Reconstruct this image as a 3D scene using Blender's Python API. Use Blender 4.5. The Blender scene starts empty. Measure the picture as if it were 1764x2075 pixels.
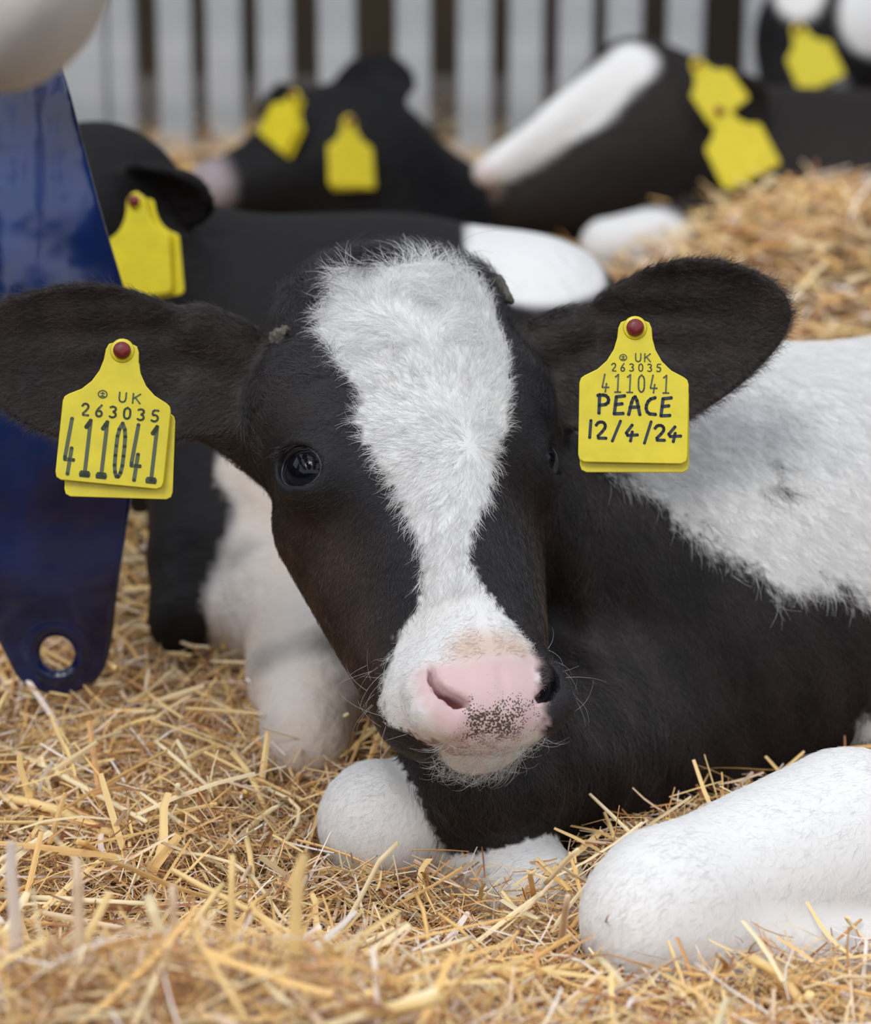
import bpy, math, random
import numpy as np
from mathutils import Vector, Matrix

SC = bpy.context.scene
COL = SC.collection
VOX = 0.0025; NHAIR = 300000
rng = np.random.default_rng(7)
random.seed(7)

# ------------------------------------------------------------------ camera
FPX, CX, CY = 6080.0, 882.0, 1037.5          # focal length in pixels, image 1764 x 2075
CAM = np.array([0.0, 0.0, 0.79]); PITCH = math.radians(19.0)
R_ = np.array([1.0, 0, 0])
V_ = np.array([0, math.cos(PITCH), -math.sin(PITCH)])
U_ = np.array([0, math.sin(PITCH), math.cos(PITCH)])
T_ = -V_
cam = bpy.data.cameras.new('camera'); camo = bpy.data.objects.new('camera', cam); COL.objects.link(camo)
camo.location = CAM; camo.rotation_euler = (math.pi/2 - PITCH, 0, 0)
cam.sensor_fit = 'HORIZONTAL'; cam.sensor_width = 36.0; cam.lens = FPX/1764*36.0
cam.clip_start = 0.05; cam.clip_end = 60
cam.dof.use_dof = True; cam.dof.focus_distance = 1.535; cam.dof.aperture_fstop = 7.6
SC.camera = camo

# ------------------------------------------------------------------ light
W = bpy.data.worlds.new('world'); SC.world = W; W.use_nodes = True
nt = W.node_tree; nt.nodes.clear()
wo = nt.nodes.new('ShaderNodeOutputWorld'); bg = nt.nodes.new('ShaderNodeBackground')
tc = nt.nodes.new('ShaderNodeTexCoord'); sx = nt.nodes.new('ShaderNodeSeparateXYZ')
cr = nt.nodes.new('ShaderNodeValToRGB')
nt.links.new(tc.outputs['Generated'], sx.inputs[0]); nt.links.new(sx.outputs['Z'], cr.inputs[0])
cr.color_ramp.elements[0].position = 0.0; cr.color_ramp.elements[0].color = (0.75, 0.77, 0.80, 1)
cr.color_ramp.elements[1].position = 0.9; cr.color_ramp.elements[1].color = (0.90, 0.97, 1.08, 1)
nt.links.new(cr.outputs[0], bg.inputs[0]); bg.inputs[1].default_value = 1.65
nt.links.new(bg.outputs[0], wo.inputs[0])
sun = bpy.data.lights.new('daylight', 'SUN'); sun.energy = 2.1; sun.angle = math.radians(26); sun.color = (1.0, 0.97, 0.93)
suno = bpy.data.objects.new('daylight', sun); COL.objects.link(suno)
suno.rotation_euler = (math.radians(32), math.radians(-22), 0)
SC.view_settings.view_transform = 'Standard'; SC.view_settings.look = 'None'
SC.view_settings.gamma = 1.0; SC.view_settings.use_curve_mapping = False
SC.view_settings.exposure = 0.17

# ------------------------------------------------------------------ helpers
def at(px, py, d):
    return CAM + d*V_ + (px-CX)/FPX*d*R_ - (py-CY)/FPX*d*U_
def ground_at(px, py, z=0.0):
    r = V_ + (px-CX)/FPX*R_ - (py-CY)/FPX*U_
    return CAM + r*((z-CAM[2])/r[2])

def tag(o, label=None, cat=None, group=None, kind=None):
    if label: o['label'] = label
    if cat: o['category'] = cat
    if group: o['group'] = group
    if kind: o['kind'] = kind
    return o
def empty(name, loc=(0, 0, 0)):
    o = bpy.data.objects.new(name, None); COL.objects.link(o); o.location = loc; o.empty_display_size = 0.02
    return o
def link(name, me, mat=None, parent=None):
    o = bpy.data.objects.new(name, me); COL.objects.link(o)
    if mat is not None and len(me.materials) == 0: me.materials.append(mat)
    if parent is not None:
        o.parent = parent
        o.matrix_parent_inverse = Matrix.Identity(4)
        pl = Vector(parent.location)
        q = parent.parent
        while q is not None: pl += Vector(q.location); q = q.parent
        o.location = -pl if parent.rotation_euler.to_matrix() == Matrix.Identity(3) else o.location
    return o
def mesh_fast(name, V, F, smooth=True):
    """V (n,3); F list of arrays (m,k)"""
    if not isinstance(F, (list, tuple)): F = [F]
    F = [np.asarray(f, dtype=np.int32) for f in F if len(f)]
    me = bpy.data.meshes.new(name)
    V = np.asarray(V, dtype=np.float32)
    me.vertices.add(len(V)); me.vertices.foreach_set('co', V.ravel())
    nl = sum(f.size for f in F); npoly = sum(len(f) for f in F)
    me.loops.add(nl); me.loops.foreach_set('vertex_index', np.concatenate([f.ravel() for f in F]))
    tot = np.concatenate([np.full(len(f), f.shape[1], np.int32) for f in F])
    st = np.concatenate([[0], np.cumsum(tot)[:-1]]).astype(np.int32)
    me.polygons.add(npoly); me.polygons.foreach_set('loop_start', st)
    me.polygons.foreach_set('use_smooth', np.full(npoly, smooth, dtype=bool))
    me.update(calc_edges=True); me.validate()
    return me
def vcol(me, name, C):
    a = me.attributes.new(name, 'FLOAT_COLOR', 'POINT')
    C = np.asarray(C, np.float32)
    if C.shape[1] == 3: C = np.hstack([C, np.ones((len(C), 1), np.float32)])
    a.data.foreach_set('color', C.ravel())
def vflt(me, name, v):
    a = me.attributes.new(name, 'FLOAT', 'POINT'); a.data.foreach_set('value', np.asarray(v, np.float32))
def srgb(r, g, b):
    f = lambda c: c/12.92 if c <= 0.04045 else ((c+0.055)/1.055)**2.4
    return (f(r/255), f(g/255), f(b/255), 1)

class NT:
    def __init__(s, name):
        s.m = bpy.data.materials.new(name); s.m.use_nodes = True; s.t = s.m.node_tree
        s.b = s.t.nodes['Principled BSDF']
    def n(s, t, **k):
        x = s.t.nodes.new(t)
        for a, v in k.items():
            if a.startswith('i_'): x.inputs[int(a[2:])].default_value = v
            else: setattr(x, a, v)
        return x
    def l(s, a, b): s.t.links.new(a, b)
    def set(s, **k):
        for a, v in k.items(): s.b.inputs[a.replace('_', ' ')].default_value = v
        return s
def simple(name, col, rough=0.5, metal=0.0, noise=0.0, scale=40, bump=0.0, coat=0.0):
    m = NT(name); m.set(Base_Color=col, Roughness=rough, Metallic=metal)
    m.b.inputs['Coat Weight'].default_value = coat
    if noise or bump:
        tcn = m.n('ShaderNodeTexCoord'); nz = m.n('ShaderNodeTexNoise'); nz.inputs['Scale'].default_value = scale
        nz.inputs['Detail'].default_value = 5
        m.l(tcn.outputs['Object'], nz.inputs['Vector'])
        if noise:
            mx = m.n('ShaderNodeMix', data_type='RGBA'); mx.blend_type = 'MULTIPLY'
            mr = m.n('ShaderNodeMapRange'); mr.inputs[3].default_value = 1-noise; mr.inputs[4].default_value = 1+noise*0.4
            mr.inputs[1].default_value = 0.3; mr.inputs[2].default_value = 0.7
            m.l(nz.outputs[0], mr.inputs[0]); mx.inputs[0].default_value = 1; mx.inputs[6].default_value = col
            cb = m.n('ShaderNodeCombineColor')
            for i in range(3): m.l(mr.outputs[0], cb.inputs[i])
            m.l(cb.outputs[0], mx.inputs[7]); m.l(mx.outputs[2], m.b.inputs['Base Color'])
        if bump:
            bp = m.n('ShaderNodeBump'); bp.inputs['Strength'].default_value = bump; bp.inputs['Distance'].default_value = 0.002
            m.l(nz.outputs[0], bp.inputs['Height']); m.l(bp.outputs[0], m.b.inputs['Normal'])
    return m.m

# --- smooth pseudo noise for numpy points
def wob(P, freq, seed=0):
    r = np.random.default_rng(seed); o = np.zeros(len(P), np.float32)
    for i in range(5):
        k = r.normal(size=3); k = k/np.linalg.norm(k)*freq*(0.6+0.9*r.random())
        o += np.sin(P@k.astype(np.float32) + r.random()*6.28)
    return o/2.3

# --- signed distance pieces
def smin(a, b, k):
    h = np.clip(0.5+0.5*(b-a)/k, 0, 1); return b+(a-b)*h-k*h*(1-h)
def smax(a, b, k): return -smin(-a, -b, k)
def ell(P, c, r, M=None):
    q = P-np.asarray(c, np.float32)
    if M is not None: q = q@np.asarray(M, np.float32)
    r = np.asarray(r, np.float32)
    k0 = np.sqrt(((q/r)**2).sum(1)); k1 = np.sqrt(((q/(r*r))**2).sum(1))+1e-9
    return k0*(k0-1)/k1
def cone(P, a, b, ra, rb):
    a = np.asarray(a, np.float32); b = np.asarray(b, np.float32); ab = b-a
    t = np.clip(((P-a)@ab)/(ab@ab), 0, 1)
    return np.sqrt(((P-a-t[:, None]*ab)**2).sum(1))-(ra+(rb-ra)*t)
def poly2d(x, y, pts):
    """signed distance to a polygon, negative inside"""
    pts = np.asarray(pts, np.float32); n = len(pts)
    d = np.full(x.shape, 1e9, np.float32); ins = np.zeros(x.shape, bool)
    for i in range(n):
        ax, ay = pts[i]; bx, by = pts[(i+1) % n]
        ex, ey = bx-ax, by-ay; wx, wy = x-ax, y-ay
        t = np.clip((wx*ex+wy*ey)/(ex*ex+ey*ey+1e-12), 0, 1)
        d = np.minimum(d, (wx-ex*t)**2+(wy-ey*t)**2)
        c = ((ay > y) != (by > y))
        xi = ax+(y-ay)*ex/(ey if abs(ey) > 1e-12 else 1e-12)
        ins ^= (c & (x < xi))
    d = np.sqrt(d); return np.where(ins, -d, d)
def smooth_poly(pts, n=4):
    P = np.asarray(pts, float); out = []; m = len(P)
    for i in range(m):
        p0, p1, p2, p3 = P[i-1], P[i], P[(i+1) % m], P[(i+2) % m]
        for k in range(n):
            t = k/n
            out.append(0.5*((2*p1)+(-p0+p2)*t+(2*p0-5*p1+4*p2-p3)*t*t+(-p0+3*p1-3*p2+p3)*t**3))
    return np.array(out)

def surface(sdf, lo, hi, h, B=8, project=2):
    """sparse surface nets of sdf in a box"""
    lo = np.asarray(lo, np.float32); nb = np.ceil((np.asarray(hi)-lo)/(h*B)).astype(int); n = nb*B
    gi = np.stack(np.meshgrid(*[np.arange(k) for k in nb], indexing='ij'), -1).reshape(-1, 3)
    cen = lo+(gi*B+(B-1)/2)*h
    dc = sdf(cen.astype(np.float32))
    act = np.abs(dc) < 0.5*B*h*1.7321*1.6
    vol = np.ones(tuple(n), np.float32)
    vb = vol.reshape(nb[0], B, nb[1], B, nb[2], B)
    sg = np.where(dc < 0, -1.0, 1.0).astype(np.float32).reshape(nb)
    vb *= sg[:, None, :, None, :, None]
    ga = gi[act]
    off = np.stack(np.meshgrid(*[np.arange(B)]*3, indexing='ij'), -1).reshape(-1, 3)
    for s in range(0, len(ga), 1500):
        g = ga[s:s+1500]
        P = lo+(g[:, None, :]*B+off[None]).reshape(-1, 3)*h
        d = sdf(P.astype(np.float32)).reshape(len(g), B, B, B)
        vb[g[:, 0], :, g[:, 1], :, g[:, 2], :] = d
    ins = vol < 0
    cnt = np.zeros(tuple(n-1), np.int8)
    for dx in (0, 1):
        for dy in (0, 1):
            for dz in (0, 1):
                cnt += ins[dx:n[0]-1+dx, dy:n[1]-1+dy, dz:n[2]-1+dz]
    cells = np.argwhere((cnt > 0) & (cnt < 8))
    idx = np.full(tuple(n-1), -1, np.int32); idx[tuple(cells.T)] = np.arange(len(cells))
    acc = np.zeros((len(cells), 3), np.float32); num = np.zeros(len(cells), np.float32)
    cor = [(a, b, c) for a in (0, 1) for b in (0, 1) for c in (0, 1)]
    cv = {c: vol[cells[:, 0]+c[0], cells[:, 1]+c[1], cells[:, 2]+c[2]] for c in cor}
    for c in cor:
        for ax in range(3):
            if c[ax] == 0:
                e = list(c); e[ax] = 1; e = tuple(e); a, b = cv[c], cv[e]
                m = (a < 0) != (b < 0); t = np.where(m, a/np.where(m, a-b, 1), 0)
                p = np.tile(np.array(c, np.float32), (len(cells), 1)); p[:, ax] = t
                acc += np.where(m[:, None], p, 0); num += m
    V = lo+(cells+acc/num[:, None])*h
    Q = []
    for ax in range(3):
        sl0 = [slice(0, k-1) for k in n]; sl1 = [slice(0, k-1) for k in n]
        sl1[ax] = slice(1, n[ax])
        m = ins[tuple(sl0)] != ins[tuple(sl1)]
        e = np.argwhere(m); a1, a2 = (ax+1) % 3, (ax+2) % 3
        e = e[(e[:, a1] > 0) & (e[:, a2] > 0)]
        def at_(d1, d2):
            f = e.copy(); f[:, a1] -= d1; f[:, a2] -= d2; return idx[f[:, 0], f[:, 1], f[:, 2]]
        q = np.stack([at_(1, 1), at_(0, 1), at_(0, 0), at_(1, 0)], 1)
        fl = ~ins[e[:, 0], e[:, 1], e[:, 2]]
        q[fl] = q[fl][:, ::-1]; Q.append(q)
    Q = np.concatenate(Q); Q = Q[(Q >= 0).all(1)]
    V = V.astype(np.float32)
    for _ in range(project):
        g, d = grad(sdf, V, h*0.5)
        st = np.clip(d/np.maximum((g*g).sum(1), 0.3), -h*0.6, h*0.6)
        V = V-g*st[:, None]
    return V, Q
def grad(sdf, P, e):
    d = sdf(P); g = np.empty_like(P)
    for i in range(3):
        o = np.zeros(3, np.float32); o[i] = e
        g[:, i] = (sdf(P+o)-sdf(P-o))/(2*e)
    return g, d
def vnormals(V, Q):
    n = np.cross(V[Q[:, 2]]-V[Q[:, 0]], V[Q[:, 3]]-V[Q[:, 1]]); N = np.zeros_like(V)
    for k in range(4): np.add.at(N, Q[:, k], n)
    return N/np.maximum(np.linalg.norm(N, axis=1, keepdims=True), 1e-12)

# --- curve tubes
def tube(pts, r, seg=8, flat=1.0, cap=True, up=None):
    pts = np.asarray(pts, float); m = len(pts); r = np.broadcast_to(np.asarray(r, float), (m,))
    tg = np.gradient(pts, axis=0); tg /= np.linalg.norm(tg, axis=1, keepdims=True)+1e-12
    u0 = np.array([0, 0, 1.0]) if up is None else np.asarray(up, float)
    V = []
    for i in range(m):
        s = np.cross(tg[i], u0); s /= np.linalg.norm(s)+1e-12; w = np.cross(s, tg[i])
        for k in range(seg):
            a = 2*math.pi*k/seg; V.append(pts[i]+r[i]*(math.cos(a)*s+flat*math.sin(a)*w))
    F = [[i*seg+k, i*seg+(k+1) % seg, (i+1)*seg+(k+1) % seg, (i+1)*seg+k] for i in range(m-1) for k in range(seg)]
    caps = []
    if cap: caps = [list(range(seg))[::-1], [(m-1)*seg+k for k in range(seg)]]
    return np.array(V), F, caps
def prism(outline, t, axis_o, ax_u, ax_v, ax_n, bevel=0.0):
    """extruded outline with a small chamfer, front at +n*t/2"""
    P = np.asarray(outline, float); n = len(P)
    def ring(off, depth):
        if off:
            e = np.roll(P, -1, 0)-np.roll(P, 1, 0); e /= np.linalg.norm(e, axis=1, keepdims=True)+1e-12
            q = P+np.stack([-e[:, 1], e[:, 0]], 1)*off
        else: q = P
        return axis_o+q[:, :1]*ax_u+q[:, 1:]*ax_v+depth*ax_n
    rings = [ring(bevel, t/2), ring(0, t/2-bevel), ring(0, -t/2+bevel), ring(bevel, -t/2)]
    V = np.concatenate(rings); F = []
    for i in range(3):
        for k in range(n):
            F.append([i*n+k, (i+1)*n+k, (i+1)*n+(k+1) % n, i*n+(k+1) % n])
    return V, F, [list(range(n)), [3*n+k for k in range(n)][::-1]]
def pymesh(name, V, F, smooth=True):
    me = bpy.data.meshes.new(name); me.from_pydata([tuple(map(float, v)) for v in V], [], F)
    me.validate(); me.update()
    for p in me.polygons: p.use_smooth = smooth
    return me

# ------------------------------------------------------------------ the pen
Z0 = 0.088                                                  # top of the deep litter
FENCE_Y = 3.32
m = simple('concrete', (0.12, 0.105, 0.09, 1), 0.9, noise=0.3, scale=6, bump=0.3)
def boxm(name, c, s, bev=0.0):
    c = np.array(c); s = np.array(s)/2
    V = [c+s*np.array(k) for k in [(-1, -1, -1), (1, -1, -1), (1, 1, -1), (-1, 1, -1), (-1, -1, 1), (1, -1, 1), (1, 1, 1), (-1, 1, 1)]]
    return pymesh(name, V, [[0, 3, 2, 1], [4, 5, 6, 7], [0, 1, 5, 4], [1, 2, 6, 5], [2, 3, 7, 6], [3, 0, 4, 7]], False)
floor = tag(link('floor', boxm('floor', (0, 0.9, -0.02), (7.0, 8.2, 0.04)), m), kind='structure')
m = simple('dark_boards', (0.055, 0.038, 0.021, 1), 0.85, noise=0.7, scale=3.0, bump=0.4)
tag(link('wall_back', boxm('wall_back', (0, 4.2, 1.1), (7.0, 0.06, 2.2)), m), kind='structure')

# unseen barn round the pen, added to shape light and reflections: low boarded walls, open above, and a roof with open rooflight strips
for nm, c, d in (('wall_left', (-3.4, 0.9, 0.7), (0.06, 8.0, 1.4)), ('wall_right', (3.4, 0.9, 0.7), (0.06, 8.0, 1.4)), ('wall_front', (0, -3.1, 0.9), (7.0, 0.06, 1.8))):
    tag(link(nm, boxm(nm, c, d), m), kind='structure')
roofm = simple('roof_sheet', (0.10, 0.10, 0.105, 1), 0.8, noise=0.3, scale=4)
roof = tag(empty('ceiling', (0, 0.9, 3.2)), kind='structure')
for x, w in ((-3.3, 0.9), (-1.55, 0.8), (0.25, 0.8), (1.9, 0.8), (3.4, 0.8)):
    o = link('roof_panel', boxm('roof_panel', (x, 0, 0), (w, 8.2, 0.03)), roofm); o.parent = roof

# slatted steel fence: each upright is its own piece
GALV = NT('galvanised_steel'); GALV.set(Roughness=0.5, Metallic=0.15)
nz = GALV.n('ShaderNodeTexNoise'); nz.inputs['Scale'].default_value = 12; nz.inputs['Detail'].default_value = 4
tcn = GALV.n('ShaderNodeTexCoord'); GALV.l(tcn.outputs['Object'], nz.inputs['Vector'])
cr = GALV.n('ShaderNodeValToRGB'); cr.color_ramp.elements[0].color = (0.44, 0.475, 0.51, 1); cr.color_ramp.elements[1].color = (0.62, 0.65, 0.69, 1)
cr.color_ramp.elements[0].position = 0.35; cr.color_ramp.elements[1].position = 0.65
GALV.l(nz.outputs[0], cr.inputs[0]); GALV.l(cr.outputs[0], GALV.b.inputs['Base Color']); GALV = GALV.m
fence = tag(empty('slatted_fence', (0, FENCE_Y, 0)), 'grey galvanised slatted steel fence of upright bars behind the lying calves', 'fence')
fd = (FENCE_Y-CAM[1])
def fence_x(px, py=60):
    r = V_+(px-CX)/FPX*R_-(py-CY)/FPX*U_
    return (r*(FENCE_Y/r[1]))[0]
BARS = [(-30, 70), (52, 76), (140, 70), (184, 66), (246, 62), (355, 74), (455, 76), (557, 74), (683, 80), (837, 76), (962, 74), (1066, 74), (1166, 76), (1264, 78), (1387, 78), (1546, 80), (1660, 76), (1755, 78), (1850, 76)]
bar_me = {}
for px, w in BARS:
    wd = (w-6)/FPX*3.40
    x = fence_x(px)
    hw, hd, c = wd/2, 0.016, 0.007
    prof = [(-hw+c, -hd), (hw-c, -hd), (hw-c*0.3, -hd+c*0.3), (hw, -hd+c), (hw, hd-c), (hw-c, hd), (-hw+c, hd), (-hw, hd-c), (-hw, -hd+c), (-hw+c*0.3, -hd+c*0.3)]
    n = len(prof)
    V = [(a, b, z) for z in (0.03, 0.62, 1.25) for a, b in prof]
    F = [[k, (k+1) % n, n+(k+1) % n, n+k] for k in range(n)]+[[n+k, n+(k+1) % n, 2*n+(k+1) % n, 2*n+k] for k in range(n)]+[list(range(n))[::-1], list(range(2*n, 3*n))]
    o = link('bar', pymesh('bar', V, F, False), GALV)
    o.parent = fence; o.location = (x, random.uniform(-0.004, 0.004), 0)
V, F, C = tube([(-1.5, 0.045, 1.20), (1.5, 0.045, 1.20)], 0.03, 12, up=(0, 0, 1)); o = link('rail', pymesh('rail', V, F+C), GALV); o.parent = fence
V, F, C = tube([(-1.5, 0.045, 0.05), (1.5, 0.045, 0.05)], 0.03, 12, up=(0, 0, 1)); o = link('rail', pymesh('rail', V, F+C), GALV); o.parent = fence
# ------------------------------------------------------------------ the calf in front
def unit(v): v = np.asarray(v, float); return v/np.linalg.norm(v)
PHI, PSI, ROLL = math.radians(28), math.radians(20.5), math.radians(2.5)
_X = R_*math.cos(PSI)-T_*math.sin(PSI)
_Tp = T_*math.cos(PSI)+R_*math.sin(PSI)
_Z = U_*math.cos(PHI)-_Tp*math.sin(PHI)
def roll_about(v, ax, a): return v*math.cos(a)+np.cross(ax, v)*math.sin(a)+ax*(ax@v)*(1-math.cos(a))
HX = unit(roll_about(_X, T_, ROLL)); HZ = unit(roll_about(_Z, T_, ROLL)); HY = np.cross(HZ, HX)
HO = at(915, 900, 1.545)
HM = np.stack([HX, HY, HZ], 1).astype(np.float32)            # head (cm) -> world
HOf = HO.astype(np.float32)
def to_head(P): return (P-HOf)@HM*100.0
def from_head(q): return HO+HM.astype(float)@(np.asarray(q, float)/100.0)
def dir_head(q): return unit(HM.astype(float)@np.asarray(q, float))

EYE = np.array([5.9, 4.6, 0.95]); EYE_R = 1.75
EYE_D = unit([0.78, -0.60, 0.06])
_el = unit(np.cross([0, 0, 1.0], EYE_D)); _eu = np.cross(EYE_D, _el)
_tl = 0.55
EYE_L = _el*math.cos(_tl)+_eu*math.sin(_tl); EYE_U = np.cross(EYE_D, EYE_L)
EYE_M = np.stack([EYE_D, EYE_L, EYE_U], 1)

def head_sdf(q):
    s = np.abs(q[:, 0]); S = np.stack([s, q[:, 1], q[:, 2]], 1)
    d = ell(q, (0.3, 6.6, 5.6), (7.5, 6.6, 7.3))
    d = smin(d, ell(q, (0.6, 4.8, 10.9), (6.2, 3.7, 3.6)), 2.0)               # poll
    d = smin(d, ell(S, (4.7, 5.1, 2.9), (2.9, 3.5, 4.0)), 1.8)               # brow
    d = smin(d, ell(S, (5.4, 5.8, 5.6), (2.8, 3.2, 3.3)), 1.8)               # temple
    d = smin(d, cone(q, (0, 6.0, -1), (0, 4.8, -10), 5.6, 3.8), 2.0)         # upper jaw
    d = smin(d, cone(q, (0, 2.9, 1), (0, 3.3, -10.5), 2.8, 2.4), 1.5)        # nose bridge
    d = smin(d, cone(S, (4.3, 8.2, -0.3), (2.3, 6.4, -11.5), 3.1, 2.4), 2.0) # lower jaw
    d = smin(d, ell(q, (0, 4.9, -12.4), (4.6, 3.9, 3.2)), 1.5)               # muzzle
    d = smin(d, ell(q, (0, 3.0, -13.6), (3.3, 2.2, 2.2)), 0.9)               # nose pad
    d = smin(d, ell(S, (2.8, 2.9, -13.3), (1.5, 1.6, 1.9)), 0.8)             # nostril wings
    d = smin(d, ell(q, (0, 5.7, -14.25), (2.8, 2.55, 1.65)), 0.08)              # chin and lower lip
    NP = [((3.18, 0.64, -11.75), .13), ((3.28, 0.58, -12.6), .22), ((3.0, 0.54, -13.35), .30), ((2.45, 0.53, -13.85), .34), ((1.9, 0.53, -14.05), .2)]
    S4 = S*np.array([1, 0.35, 1], np.float32)
    d = smin(d, smin(cone(S, (3.75, 2.75, -12.4), (3.5, 2.45, -13.9), .55, .75), cone(S, (3.5, 2.45, -13.9), (2.6, 2.2, -14.7), .75, .6), .3), 0.5)
    nos = cone(S4, NP[0][0], NP[1][0], NP[0][1], NP[1][1])
    for i in range(1, 4): nos = smin(nos, cone(S4, NP[i][0], NP[i+1][0], NP[i][1], NP[i+1][1]), 0.12)
    d = smax(d, -nos, 0.14)
    d = smax(d, -cone(q, (0, 0.62, -12.6), (0, 0.85, -15.4), .04, .10), 0.35)     # groove down the nose pad
    e = (S-EYE.astype(np.float32))@EYE_M.astype(np.float32)
    d = smin(d, np.sqrt((e*e).sum(1))-2.15, 0.9)                              # lids
    d = smax(d, -ell(e, (1.6, 0.0, 0.0), (1.3, 1.52, 1.10)), 0.2)
    return d

# ears: cupped leaves in the plane facing the front
EAR_T = 0.0030
def ear_frame(base_px, tip_px, d0, d1):
    a = at(*base_px, d0); b = at(*tip_px, d1); A = unit(b-a)
    N = unit(T_-A*(T_@A)); B = np.cross(N, A)*(1 if A[0] > 0 else -1)
    return a, A, B, N, np.linalg.norm(b-a)
EAR_L = ear_frame((470, 715), (-70, 690), 1.60, 1.58)
EAR_R = ear_frame((1085, 690), (1600, 640), 1.645, 1.60)
# outlines in ear metres: (along, up); up is the viewer's up for both ears
def ear_poly(px, fr, flip):
    a, A, B, N, L = fr; o = []
    for p in px:
        r = V_+(p[0]-CX)/FPX*R_-(p[1]-CY)/FPX*U_
        t = ((a-CAM)@N)/(r@N); q = CAM+t*r-a; o.append((q@A, q@B))
    return smooth_poly(o, 3)
EL_PX = [(520, 690), (455, 660), (400, 640), (330, 608), (250, 582), (160, 574), (70, 588), (0, 612), (-60, 655), (-75, 700), (-40, 770), (20, 840), (110, 885), (220, 912), (330, 900), (420, 872), (480, 820), (520, 770)]
ER_PX = [(1040, 720), (1085, 672), (1150, 640), (1240, 575), (1330, 535), (1410, 523), (1490, 535), (1560, 568), (1595, 615), (1592, 665), (1555, 720), (1490, 785), (1410, 842), (1320, 880), (1220, 885), (1130, 850), (1070, 790)]
EL_P = ear_poly(EL_PX, EAR_L, 1); ER_P = ear_poly(ER_PX, EAR_R, 1)
def ear_sdf(P, fr, poly):
    a, A, B, N, L = [np.asarray(v, np.float32) for v in fr]
    q = P-a; u = q@A; v = q@B; w = q@N
    mid = -0.006+0.004*np.sin(u/L*3)
    cup = -0.012+7.0*(v-mid)**2+0.10*np.clip(u/L-0.55, 0, 1)**2*L*2
    cup = cup+0.0012*np.sin(v*330+u*30)*np.clip(1-np.abs(u/L-0.45)*2.2, 0, 1)
    sl = np.sqrt(1+(14.0*(v-mid))**2)
    return smax(np.abs(w-cup)/sl-EAR_T, poly2d(u, v, poly)*0.9, 0.003)

# body landmarks
pw = lambda x, y, d: at(x, y, d)
B_ = dict(
    torso=(pw(2180, 1225, 1.89), (0.36, 0.19, 0.165)),
    shoulder=(pw(1400, 1280, 1.79), (0.12, 0.12, 0.135)),
    )
NECK = (from_head((3.2, 9.5, 3)), pw(1330, 1190, 1.80))
THROAT = (from_head((2, 9.5, -4)), pw(985, 1562, 1.605))
BRISKET = (pw(985, 1562, 1.607), pw(1250, 1480, 1.73))
def black_sdf(P):
    c, r = B_['torso']
    d = ell(P, c, r)
    d = smin(d, cone(P, pw(1600, 1140, 1.81), pw(2400, 1110, 1.96), 0.122, 0.145), 0.05)
    c, r = B_['shoulder']
    d = smin(d, ell(P, c, r), 0.10)
    d = smin(d, cone(P, NECK[0], NECK[1], 0.050, 0.105), 0.05)
    d = smin(d, cone(P, THROAT[0], THROAT[1], 0.045, 0.037), 0.03)
    fold = np.sin((P[:, 0]+0.28*P[:, 2])*165)*np.exp(-((P[:, 0]-0.075)/0.045)**2-((P[:, 2]-0.20)/0.09)**2)
    d = d+0.0035*fold.astype(np.float32)
    d = smin(d, cone(P, BRISKET[0], BRISKET[1], 0.037, 0.08), 0.03)
    return d
def leg_sdf(P):
    d = cone(P, pw(1720, 1730, 1.53), pw(1350, 1835, 1.47), 0.054, 0.036)          # near forearm
    d = smin(d, cone(P, pw(1350, 1850, 1.465), pw(1305, 1865, 1.455), 0.035, 0.029), 0.02)
    d2 = cone(P, pw(1300, 1905, 1.45), pw(1800, 1935, 1.49), 0.024, 0.019)         # folded cannon
    return smin(d, d2, 0.010)
def leg2_sdf(P):
    d = cone(P, pw(1040, 1650, 1.665), pw(770, 1660, 1.60), 0.036, 0.031)
    d = smin(d, cone(P, pw(770, 1670, 1.60), pw(800, 1720, 1.62), 0.030, 0.022), 0.01)
    d3 = cone(P, pw(985, 1735, 1.63), pw(1085, 1830, 1.585), 0.036, 0.030)         # white forearm under the brisket
    return np.minimum(d, d3)
def boxed(P, c, rad, f):
    m = ((P-np.asarray(c, np.float32))**2).sum(1) < rad*rad
    d = np.full(len(P), 0.5, np.float32)
    if m.any(): d[m] = f(P[m])
    else: return d
    far = np.sqrt(((P-np.asarray(c, np.float32))**2).sum(1))
    d[~m] = np.maximum(far[~m]-rad, 0)+0.05
    return d
HCEN = from_head((0, 6, -3))
def headw(P): return boxed(P, HCEN, 0.22, lambda Q: head_sdf(to_head(Q))*0.01)
def ears_all(P):
    dl = boxed(P, EAR_L[0]+EAR_L[1]*0.07, 0.13, lambda Q: ear_sdf(Q, EAR_L, EL_P))
    dr = boxed(P, EAR_R[0]+EAR_R[1]*0.07, 0.13, lambda Q: ear_sdf(Q, EAR_R, ER_P))
    def stalk(sg, fr, up, lo):
        o = fr[0]+fr[1]*0.014-fr[3]*0.010
        c1 = cone(P, from_head((4.4*sg, 8.2, 7.8)), o+fr[2]*up, 0.024, 0.012)
        c2 = cone(P, from_head((5.0*sg, 8.2, 3.8)), o-fr[2]*lo, 0.024, 0.012)
        return smin(c1, c2, 0.02)
    st = stalk(-1, EAR_L, 0.012, 0.030); st2 = stalk(1, EAR_R, 0.004, 0.034)
    return smin(smin(dl, st, 0.012), smin(dr, st2, 0.012), 0.003)
def calf_sdf(P):
    d = smin(headw(P), ears_all(P), 0.008)
    d = smin(d, black_sdf(P), 0.012)
    d = smin(d, leg2_sdf(P), 0.008)
    d = smin(d, leg_sdf(P), 0.006)
    return d

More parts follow.
